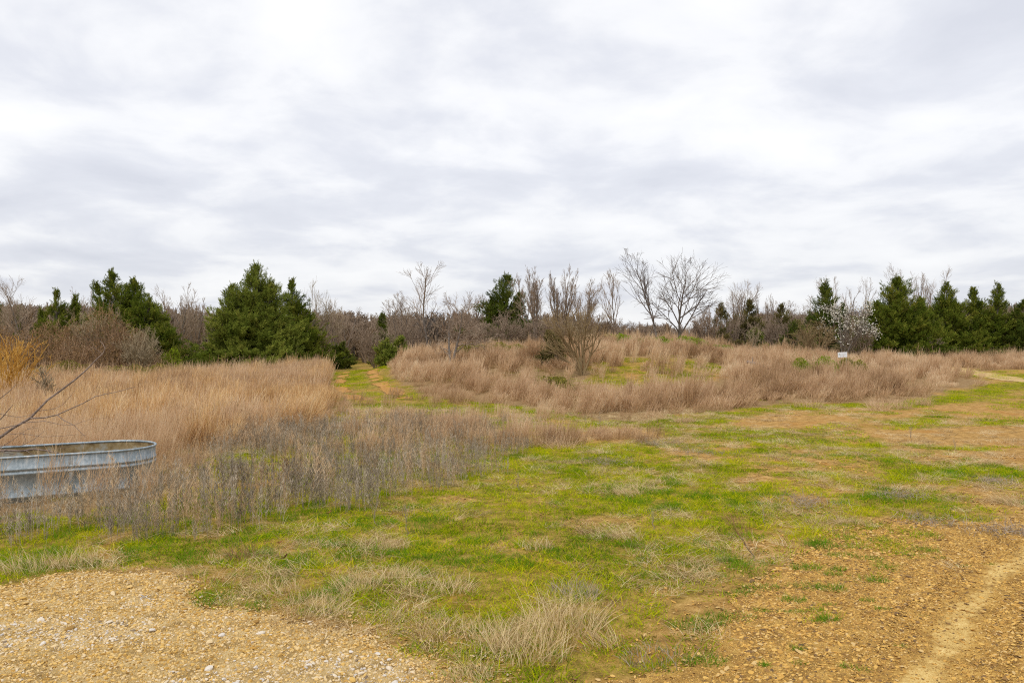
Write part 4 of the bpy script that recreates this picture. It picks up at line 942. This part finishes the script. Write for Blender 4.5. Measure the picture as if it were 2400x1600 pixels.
# ------------------------------------------------------------------ far bare wood: one mass
def wood_source(seed, style, mat):
    rng = rngf(seed); segs, _ = grow(rng, style)
    lev = np.array([s[0] for s in segs]); P0 = np.array([s[1] for s in segs]); P1 = np.array([s[2] for s in segs])
    s = 1 / P1[:, 2].max(); sx = .30 / np.percentile(np.abs(P1[:, :2]), 98.5); k = [sx, sx, s]; g = Geo()
    r = np.array([.012, .006, .0035, .0028])[lev]
    tubes(g, P0 * k, P1 * k, r, r * .8, 3, np.clip(.5 + rng.normal(0, .22, len(lev)), 0, 1)); return g.obj('p', M[mat], link=False)
src = [wood_source(150, 'multi', 'twig'), wood_source(151, 'sapling', 'twig'), wood_source(152, 'spread', 'twig'), wood_source(153, 'brush', 'twig_tan'), wood_source(154, 'multi', 'twig_dark'), wood_source(155, 'brush', 'twig')]
rng = rngf(404); d = rng.uniform(66, 120, 900); px = rng.uniform(-500, 2900, 900)
topy = np.interp(px, [-400, 0, 420, 560, 780, 860, 950, 1100, 1350, 1420, 1700, 1760, 1900, 2300, 2900], [700, 705, 705, 740, 712, 728, 722, 725, 728, 750, 752, 728, 722, 705, 700]) + rng.uniform(0, 34, 900)
X = (px - 1200) / F * d; z = terrain(X, d); H = EYE + (800 - topy) / F * d - z; W = H * rng.uniform(.8, 1.6, 900)
scatter('far_wood', X, d, z, np.stack([np.zeros(900), np.zeros(900), rng.uniform(0, 6.28, 900)], -1), np.stack([W, W, H], -1), rng.integers(0, 6, 900), rng.random(900), src, label='distant bare brown wood along the horizon', cat='wood')

# ------------------------------------------------------------------ dead branch over the tank
def at(px, py, d): return np.array([(px - 1200) / F * d, d, EYE - (py - 800) / F * d])
def zpt(zx, zy, d): return at(zx * .3189, 760 + zy * .3189, d)      # read off an enlarged corner of the photograph
def dead_branch():
    P = lambda *a: np.array([zpt(*p) for p in a])
    main = P((-420, 1190, 10.6), (-150, 940, 10.65), (0, 830, 10.7), (90, 765, 10.75), (220, 690, 10.8), (350, 555, 10.9), (440, 490, 11.0), (560, 400, 11.05), (650, 320, 11.1), (700, 265, 11.15), (755, 215, 11.2), (772, 180, 11.2), (760, 150, 11.2), (735, 122, 11.25))
    root = thing('dead_branch', tuple(main[0]), 'bare grey dead branch leaning over the metal tank', 'branch')
    off = main[0]; rng = rngf(77)
    g = Geo(); chain(g, main - off, np.interp(np.arange(14), [0, 4, 9, 13], [.022, .016, .009, .003]), 8); g.obj('stem', M['branch'], root, True)
    twigs = [
        ([(220, 690, 10.8), (330, 685, 10.75), (420, 665, 10.7), (520, 620, 10.7), (610, 580, 10.7), (700, 530, 10.7), (790, 510, 10.7), (880, 490, 10.7), (990, 460, 10.75)], .013),
        ([(420, 665, 10.7), (470, 705, 10.6), (545, 740, 10.6), (590, 790, 10.6), (630, 830, 10.6)], .008),
        ([(-120, 790, 10.6), (100, 745, 10.6), (200, 720, 10.6), (330, 710, 10.6), (440, 735, 10.6), (545, 740, 10.6)], .009),
        ([(285, 635, 10.85), (400, 620, 10.95), (460, 590, 11.0), (520, 525, 11.1), (600, 420, 11.2)], .005),
        ([(-60, 600, 10.5), (0, 545, 10.5), (70, 490, 10.55), (125, 435, 10.6)], .010),
        ([(-80, 770, 10.5), (10, 690, 10.5), (60, 630, 10.5), (95, 590, 10.5)], .012),
        ([(-60, 640, 10.5), (0, 658, 10.5), (70, 672, 10.5), (140, 682, 10.5), (220, 665, 10.55), (250, 650, 10.6)], .006),
        ([(0, 905, 10.6), (90, 850, 10.6), (200, 770, 10.6), (260, 745, 10.6)], .006),
        ([(0, 890, 10.6), (160, 890, 10.6), (250, 845, 10.65), (330, 780, 10.7)], .007),
        ([(0, 815, 10.7), (150, 800, 10.7), (300, 825, 10.7), (450, 820, 10.7), (570, 808, 10.7), (640, 815, 10.7)], .005),
        ([(755, 215, 11.2), (715, 190, 11.2), (675, 160, 11.2)], .004), ([(772, 180, 11.2), (790, 150, 11.2), (850, 145, 11.3)], .004),
        ([(700, 530, 10.7), (760, 515, 10.7), (800, 488, 10.7)], .004), ([(545, 740, 10.6), (600, 715, 10.6), (700, 690, 10.6), (800, 688, 10.6)], .003),
        ([(170, 800, 10.6), (190, 850, 10.6), (150, 900, 10.6)], .004), ([(200, 770, 10.6), (280, 760, 10.6), (285, 790, 10.6)], .003)]
    for pts, r in twigs:
        q = P(*pts) - off; g = Geo(); chain(g, q, np.linspace(r, r * .3, len(q)) * .8, 5); g.obj('twig', M['branch'], root, True)
M['branch'] = solid_mat('weathered_branch', [(.3, (.11, .078, .062)), (.5, (.21, .155, .125)), (.7, (.34, .265, .22))], 25, .9)
dead_branch()
def tank_litter():
    P = lambda *a: np.array([zpt(*p) for p in a])
    q = P((-80, 935, 10.85), (40, 925, 10.9), (160, 930, 10.95), (250, 915, 11.0), (330, 925, 11.0), (400, 940, 10.95), (470, 950, 10.85))
    root = thing('driftwood_branch', tuple(q[0]), 'dark bent branch lying inside the metal tank', 'branch'); off = q[0]
    g = Geo(); chain(g, q - off, np.linspace(.018, .007, 7), 6); g.obj('stem', M['branch'], root, True)
    for pts, r in (([(190, 925, 10.95), (230, 950, 10.9), (265, 965, 10.85)], .006), ([(-20, 920, 10.9), (50, 945, 10.85), (120, 955, 10.8)], .008), ([(330, 925, 11.), (480, 905, 11.1), (580, 880, 11.2), (680, 868, 11.3)], .003)):
        g = Geo(); w = P(*pts) - off; chain(g, w, np.linspace(r, r * .5, len(w)), 5); g.obj('twig', M['branch'], root, True)
tank_litter()

# ------------------------------------------------------------------ the white sign and the fallen log on the slope
def sign():
    X, Y = ground_at(1977, 858); Y = 36.; X = (1977 - 1200) / F * Y; z0 = float(terrain(X, Y))
    root = thing('yard_sign', (X, Y, z0), 'small white sign board on stakes in the brown grass', 'sign', rz=.10)
    zc = EYE - (831 - 800) / F * Y - z0; w, h = 23 / F * Y / 2, 12 / F * Y / 2
    wh = solid_mat('white_board', [(.3, (.70, .71, .74)), (.7, (.82, .82, .84))], 4, .5)
    g = Geo(); box(g, (-w, -.006, zc - h), (w, .006, zc + h)); b = g.obj('board', wh, root); b.rotation_euler = (0, -.05, 0)
    gr = solid_mat('faded_green_print', [(.3, (.30, .42, .38)), (.7, (.38, .48, .44))], 9, .6); gy = solid_mat('faded_grey_print', [(.3, (.60, .63, .66)), (.7, (.66, .68, .70))], 9, .6)
    g = Geo(); box(g, (-w * .8, -.010, zc + h * .02), (-w * .58, -.007, zc + h * .5)); o = g.obj('emblem', gr, b)
    for i, zz in enumerate((.45, .1, -.3)):
        g = Geo(); box(g, (-w * .42, -.010, zc + h * (zz - .06)), (w * (.8 - .12 * i), -.007, zc + h * (zz + .06))); g.obj('print_line', gy, b)
    st = solid_mat('stake_steel', [(.3, (.25, .25, .26)), (.7, (.4, .4, .41))], 9, .5, .6)
    for sx in (-.7, .7):
        g = Geo(); chain(g, [(w * sx, .012, -.1), (w * sx, .012, zc + h * .6)], .006, 6); g.obj('stake', st, root)
sign()
def log():
    a, b = at(1752, 846, 34.), at(1793, 860, 33.2); root = thing('fallen_log', tuple(b), 'weathered fallen log lying in the brown grass on the slope', 'log')
    n = 9; t = np.linspace(0, 1, n)[:, None]; P = (a - b) * t + np.array([0, 0, .08]) * np.sin(t * 5) * .4
    g = Geo(); chain(g, P, np.linspace(.05, .075, n), 7); g.obj('trunk', M['branch'], root, True)
    g = Geo(); q = P[6]; chain(g, [q, q + [.05, 0, .14], q + [.02, 0, .26]], [.03, .022, .01], 5); g.obj('stub', M['branch'], root, True)
log()

# ------------------------------------------------------------------ single plants one can point to in the near field
def tussock(px, py, label, H, R, n, seed, mat='straw', wind=(0, 0), green=0, group='dry grass tussocks', squash=1., w=.0045, name='dry_tussock'):
    X, Y = ground_at(px, py); rng = rngf(seed); z0 = float(terrain(X, Y))
    root = thing(name, (X, Y, z0), label, 'grass clump', group)
    g = Geo(); b, d, l, ww = stand(rng, n, R, H * .45, H * 1.1, w, .32, wind=wind); b[:, 1] *= squash
    b[:, 2] += terrain(X + b[:, 0], Y + b[:, 1]) - z0
    ribbons(g, b, d, l, ww, rng, bend=.4, segs=4, v=np.clip(rng.normal(.55, .3, n), 0, 1)); g.obj('dry_blades', M[mat], root)
    if green:
        g = Geo(); b, d, l, ww = stand(rng, green, R * 1.1, .05, H * .55, w * .9, .4); b[:, 1] *= squash
        ribbons(g, b, d, l, ww, rng, bend=.4, segs=3); g.obj('green_blades', M['vivid'], root)
    return root
for a in [
    (1240, 1525, 'tall pale straw tussock at the bottom centre, front half', .26, .27, 420, 501, 'straw', (.10, 0), 60),
    (1325, 1465, 'large straw tussock behind the bottom centre one', .30, .28, 420, 502, 'straw', (.05, 0), 40),
    (1165, 1500, 'ragged straw tussock left of the bottom centre one', .20, .20, 240, 503, 'straw', (-.2, 0), 30),
    (1105, 1590, 'pale bent tussock with green shoots at the bottom edge', .16, .13, 170, 504, 'straw', (-.5, .1), 110),
    (1425, 1508, 'straw tuft combed to the left, right of the big tussock', .16, .12, 120, 505, 'straw', (-.7, .2), 20),
    (1540, 1548, 'green and grey tuft at the edge of the stony dirt', .12, .22, 160, 506, 'grey_mat', (-.3, 0), 220),
    (936, 1352, 'curled tan tussock in the green grass', .15, .17, 220, 507, 'straw', (.2, .2), 40),
    (1065, 1380, 'grey tan tussock right of the curled one', .17, .18, 230, 508, 'straw', (.1, .2), 40),
    (838, 1378, 'tan tussock above the tip of the gravel', .18, .20, 260, 509, 'straw', (-.1, .1), 40),
    (1352, 1392, 'grey brown matted tussock behind the largest straw one', .15, .20, 240, 510, 'grey_mat', (-.2, .1), 40),
    (1258, 1282, 'small brown tussock in the middle of the green field', .12, .16, 180, 511, 'straw', (0, .2), 30),
    (1045, 1478, 'upright tan tussock at the end of the gravel', .15, .2, 240, 512, 'straw', (.1, 0), 30),
    (640, 1385, 'tan tussock overhanging the gravel edge', .16, .22, 280, 513, 'straw', (-.3, -.2), 30),
    (740, 1425, 'wide tan tussock along the gravel edge', .17, .25, 320, 514, 'straw', (.2, -.2), 30),
    (180, 1325, 'upright straw tussock at the left gravel edge', .24, .17, 220, 515, 'straw', (.05, 0), 90),
    (75, 1335, 'yellow straw tussock in the bottom left grass', .22, .2, 240, 516, 'straw', (-.2, 0), 90),
    (570, 1310, 'tall thin brown stems standing in green grass', .30, .12, 90, 517, 'stalk', (-.1, 0), 30),
    (925, 1285, 'bleached upright tuft below the grey weeds', .17, .14, 170, 518, 'straw', (-.1, 0), 20),
    (1475, 1160, 'straw tuft combed left in the middle field', .25, .17, 200, 519, 'straw', (-.5, 0), 30),
    (1470, 1262, 'golden straw tuft leaning left on bare ground', .22, .17, 190, 520, 'straw', (-.5, 0), 30),
    (2365, 1180, 'pale yellow tuft combed left near the right edge', .26, .14, 190, 521, 'straw', (-1.0, .3), 60),
    (1815, 1072, 'small round straw tuft with one long blade', .16, .13, 110, 522, 'straw', (-.1, 0), 30),
]: tussock(*a)
for i, (px, py, lb) in enumerate([(2062, 962, 'brown grass clump standing ahead of the right stand, third from right'), (2110, 958, 'brown grass clump standing ahead of the right stand, second from right'), (2165, 950, 'brown grass clump nearest the far dirt path'), (1895, 955, 'broad tan grass clump at the front of the right stand'), (2050, 952, 'short pale grass clump at the front of the right stand'), (1535, 980, 'pinkish tan round clump in front of the knoll'), (1605, 990, 'small reddish clump by the bare dirt in front of the knoll'), (1310, 1050, 'tan brown clump at the right end of the grey weeds'), (960, 1000, 'dark upright stem clump where the track meets the field')]):
    tussock(px, py, lb, [.62, .6, .5, .5, .3, .4, .28, .4, .6][i], [.3, .35, .25, .4, .25, .3, .25, .35, .3][i], 170, 540 + i, 'bluestem', (.05, 0), 0, 'grass clumps before the knoll', 1., .008, 'grass_clump')

def grey_mat_plant(px, py, label, W, H, seed):
    X, Y = ground_at(px, py); rng = rngf(seed); z0 = float(terrain(X, Y)); root = thing('grey_twig_mat', (X, Y, z0), label, 'weed', 'grey twig mats on the right')
    n = 130; g = Geo(); b = np.stack([rng.normal(0, W * .4, n), rng.normal(0, W * .32, n), np.zeros(n)], -1)
    P = ribbons(g, b, unit(np.stack([rng.normal(0, .9, n), rng.normal(0, .9, n), np.full(n, .8)], -1)), rng.uniform(.4, 1.1, n) * H, np.full(n, .0045), rng, bend=.3, segs=3, tipw=.5)
    for _ in range(3): ribbons(g, P[:, rng.integers(1, 4)], unit(rng.normal(size=(n, 3)) + [0, 0, .6]), rng.uniform(.2, .6, n) * H, np.full(n, .0035), rng, bend=.2, segs=2, tipw=.5)
    g.obj('twigs', M['grey_mat'], root)
    g = Geo(); m = 120; b, d, l, ww = stand(rng, m, W * .5, .02, .06, .0045, .6); ribbons(g, b, d, l, ww, rng, bend=.4, segs=2); g.obj('green_shoots', M['vivid'], root)
for i, a in enumerate([(1895, 1182, 'widest grey lavender twig mat left of the others', .55, .17), (2110, 1165, 'grey twig mat in green grass right of the widest one', .45, .14), (2330, 1132, 'grey twig mat behind the pale yellow tuft', .40, .15), (2190, 1225, 'sparse white grey twigs on bare ground below the other mats', .5, .13), (2370, 1250, 'grey twig mat at the right edge', .45, .15), (1545, 1042, 'faint grey twig mat far in the middle field', .6, .14), (1640, 1060, 'long thin grey twig mat beside the far bare dirt', .7, .12), (1430, 1085, 'brownish grey matted twigs near the end of the weeds', .6, .15)]):
    grey_mat_plant(*a, 560 + i)

def green_tuft(px, py, r, h, seed, label, n=None):
    X, Y = ground_at(px, py); rng = rngf(seed); z0 = float(terrain(X, Y)); n = n or int(60 + 900 * r)
    root = thing('grass_tuft', (X, Y, z0), label, 'grass tuft', 'green tufts on the stony dirt')
    g = Geo(); b, d, l, ww = stand(rng, n, r, h * .4, h, .0045, .4); b[:, 1] *= .6
    ribbons(g, b, d, l, ww, rng, bend=.45, segs=3); g.obj('blades', M['vivid'], root)
    if r > .06:
        m = 14; g = Geo(); b, d, l, ww = stand(rng, m, r, h * .6, h * 1.2, .004, .7); ribbons(g, b, d, l, ww, rng, bend=.6, segs=3); g.obj('dry_blades', M['straw'], root)
for i, (tx, ty, r, h, lb) in enumerate([
    (850, 395, .13, .11, 'broad bright green tuft with a dry bent blade on stony dirt'), (1070, 405, .07, .08, 'upper of two touching green tufts on stony dirt'), (1040, 435, .08, .08, 'lower of two touching green tufts on stony dirt'), (1350, 485, .08, .10, 'lone rounded bright green tuft near the wheel rut'),
    (850, 520, .16, .08, 'long low green tuft, left of a pair in a row'), (1030, 535, .13, .10, 'long low green tuft, right of a pair in a row'), (540, 525, .15, .08, 'wide green tuft at the edge of the sparse grass'), (400, 570, .14, .08, 'green tuft next to the dense grass, nearest it'),
    (760, 615, .09, .09, 'green tuft below the long pair'), (1000, 745, .07, .10, 'dark green leafy tuft in the middle of the stony dirt'), (940, 760, .06, .07, 'pale green tuft touching the dark leafy one'), (1090, 305, .14, .08, 'green tuft behind the broad bright one'),
    (1290, 325, .12, .07, 'dull green tuft far on the stony dirt'), (1160, 245, .16, .08, 'flat green tuft at the back of the stony dirt'), (1690, 165, .10, .07, 'farthest bright green tuft towards the right'), (940, 218, .10, .07, 'oval green tuft among sparse grass at the back'),
    (150, 1040, .13, .11, 'green tuft at the bottom beside the grassy edge'), (300, 740, .2, .1, 'low green patch reaching into the stony dirt'), (100, 790, .2, .11, 'dense green patch at the left of the stony dirt'),
    (1270, 615, .05, .06, 'small seedling halfway between the round tuft and the wheel rut'), (1365, 675, .05, .06, 'small seedling just below the one halfway to the rut'), (790, 695, .06, .06, 'small green seedling left of the pale green tuft'), (690, 695, .05, .05, 'small seedling farthest left in the row above the dark leafy tuft'), (540, 685, .07, .06, 'small flat seedling near the wide green tuft'), (930, 685, .05, .06, 'tiny seedling straight above the pale green tuft'), (1000, 645, .05, .05, 'tiny seedling above right of the dark leafy tuft'),
    (1500, 295, .07, .05, 'grey green seedling at the back near the dull green tuft'), (1770, 320, .06, .05, 'grey green seedling at the back, right of the other'), (780, 950, .05, .07, 'brownish green upright seedling in the lower stony dirt'), (800, 1045, .05, .05, 'small seedling right below the brownish green one'), (1130, 1070, .05, .06, 'small seedling near the bottom, left of a pair'), (1250, 1105, .05, .06, 'small seedling near the bottom, right of a pair'), (560, 1065, .03, .07, 'thin upright seedling near the bottom left of the stony dirt'), (1510, 935, .04, .05, 'tiny seedling left of the wheel rut near the bottom'), (1660, 722, .03, .04, 'tiniest dark seedling touching the wheel rut'), (1940, 380, .05, .05, 'small seedling at the back beside the upper wheel rut'), (2120, 368, .05, .05, 'small dark seedling at the back right of the upper rut')]):
    green_tuft(1600 + tx * .3401, 1200 + ty * .3401, r, h, 600 + i, lb)

def stalk(px, py, H, label, seed, lean=0., n=26, mat='stalk', spread=.25):
    """a single dead forb: dark stem forking into many fine upright twigs"""
    X, Y = ground_at(px, py); rng = rngf(seed); z0 = float(terrain(X, Y)); root = thing('dead_stalk', (X, Y, z0), label, 'weed', 'single dead stalks')
    g = Geo(); P = np.array([(lean * H * t ** 1.4 + .012 * math.sin(9 * t), 0, H * .45 * t) for t in np.linspace(0, 1, 6)]); chain(g, P, np.linspace(.005, .0028, 6), 5); g.obj('stem', M['branch'], root)
    g = Geo(); i = rng.integers(2, 6, n); d = unit(np.stack([rng.normal(lean * 1.3, spread, n), rng.normal(0, spread, n), np.ones(n)], -1))
    Q = ribbons(g, P[i], d, rng.uniform(.35, .62, n) * H, np.full(n, .003), rng, bend=.1, segs=3, tipw=.5)
    for _ in range(2): ribbons(g, Q[:, 2], unit(d + rng.normal(0, .2, (n, 3))), rng.uniform(.1, .25, n) * H, np.full(n, .0025), rng, bend=.1, segs=2, tipw=.6)
    g.obj('twigs', M[mat], root)
stalk(1768, 1314, .50, 'reddish branching dead stalk on the sparse grass at right', 701, -.28, 34)
for i, (px, py, H, lb) in enumerate([(1532, 1240, .25, 'short dark single stalk left of the reddish one'), (1792, 1232, .22, 'thin single stalk behind the reddish one'), (1375, 1005, .40, 'left of two thin stalks in front of the knoll'), (1408, 1005, .42, 'right of two thin stalks in front of the knoll'), (2136, 1035, .35, 'thin reddish stalk on the far right bare ground'), (2240, 1060, .30, 'dark little stalk far right of the reddish one'), (955, 1255, .34, 'tall dark weed stalk standing ahead of the grey weeds'), (1215, 1150, .28, 'grey weed stalk at the right end of the grey weeds'), (880, 1235, .30, 'leaning grey weed stalk left of the tall dark one')]):
    stalk(px, py, H, lb, 710 + i, -.05, 10, 'weed', .13)

def dead_leaf(px, py, label, seed, s=.035):
    X, Y = ground_at(px, py); rng = rngf(seed); z0 = float(terrain(X, Y))
    t = np.linspace(-1, 1, 7); V = np.concatenate([np.stack([t, (1 - t * t) * .42, .35 * t * t + .25], -1), np.stack([t, np.zeros(7), .3 * t * t], -1), np.stack([t, -(1 - t * t) * .42, .35 * t * t + .22], -1)]) * s
    q = [(r * 7 + i, r * 7 + i + 1, r * 7 + 8 + i, r * 7 + 7 + i) for r in range(2) for i in range(6)]
    g = Geo(); g.add(V, q, rng.random()); o = g.obj('dead_leaf', M['litter'], None, True); o.location = (X, Y, z0 + .05); o.rotation_euler = (rng.normal(0, .3), rng.normal(0, .3), rng.uniform(0, 6.28))
    tag(o, label, 'leaf', 'dead leaves')
dead_leaf(668, 1320, 'curled red brown dead leaf in the grass above the gravel', 801, .045); dead_leaf(772, 1212, 'pale dead leaf at the foot of the grey weeds', 802); dead_leaf(655, 1285, 'small dead leaf just behind the red brown one', 803)
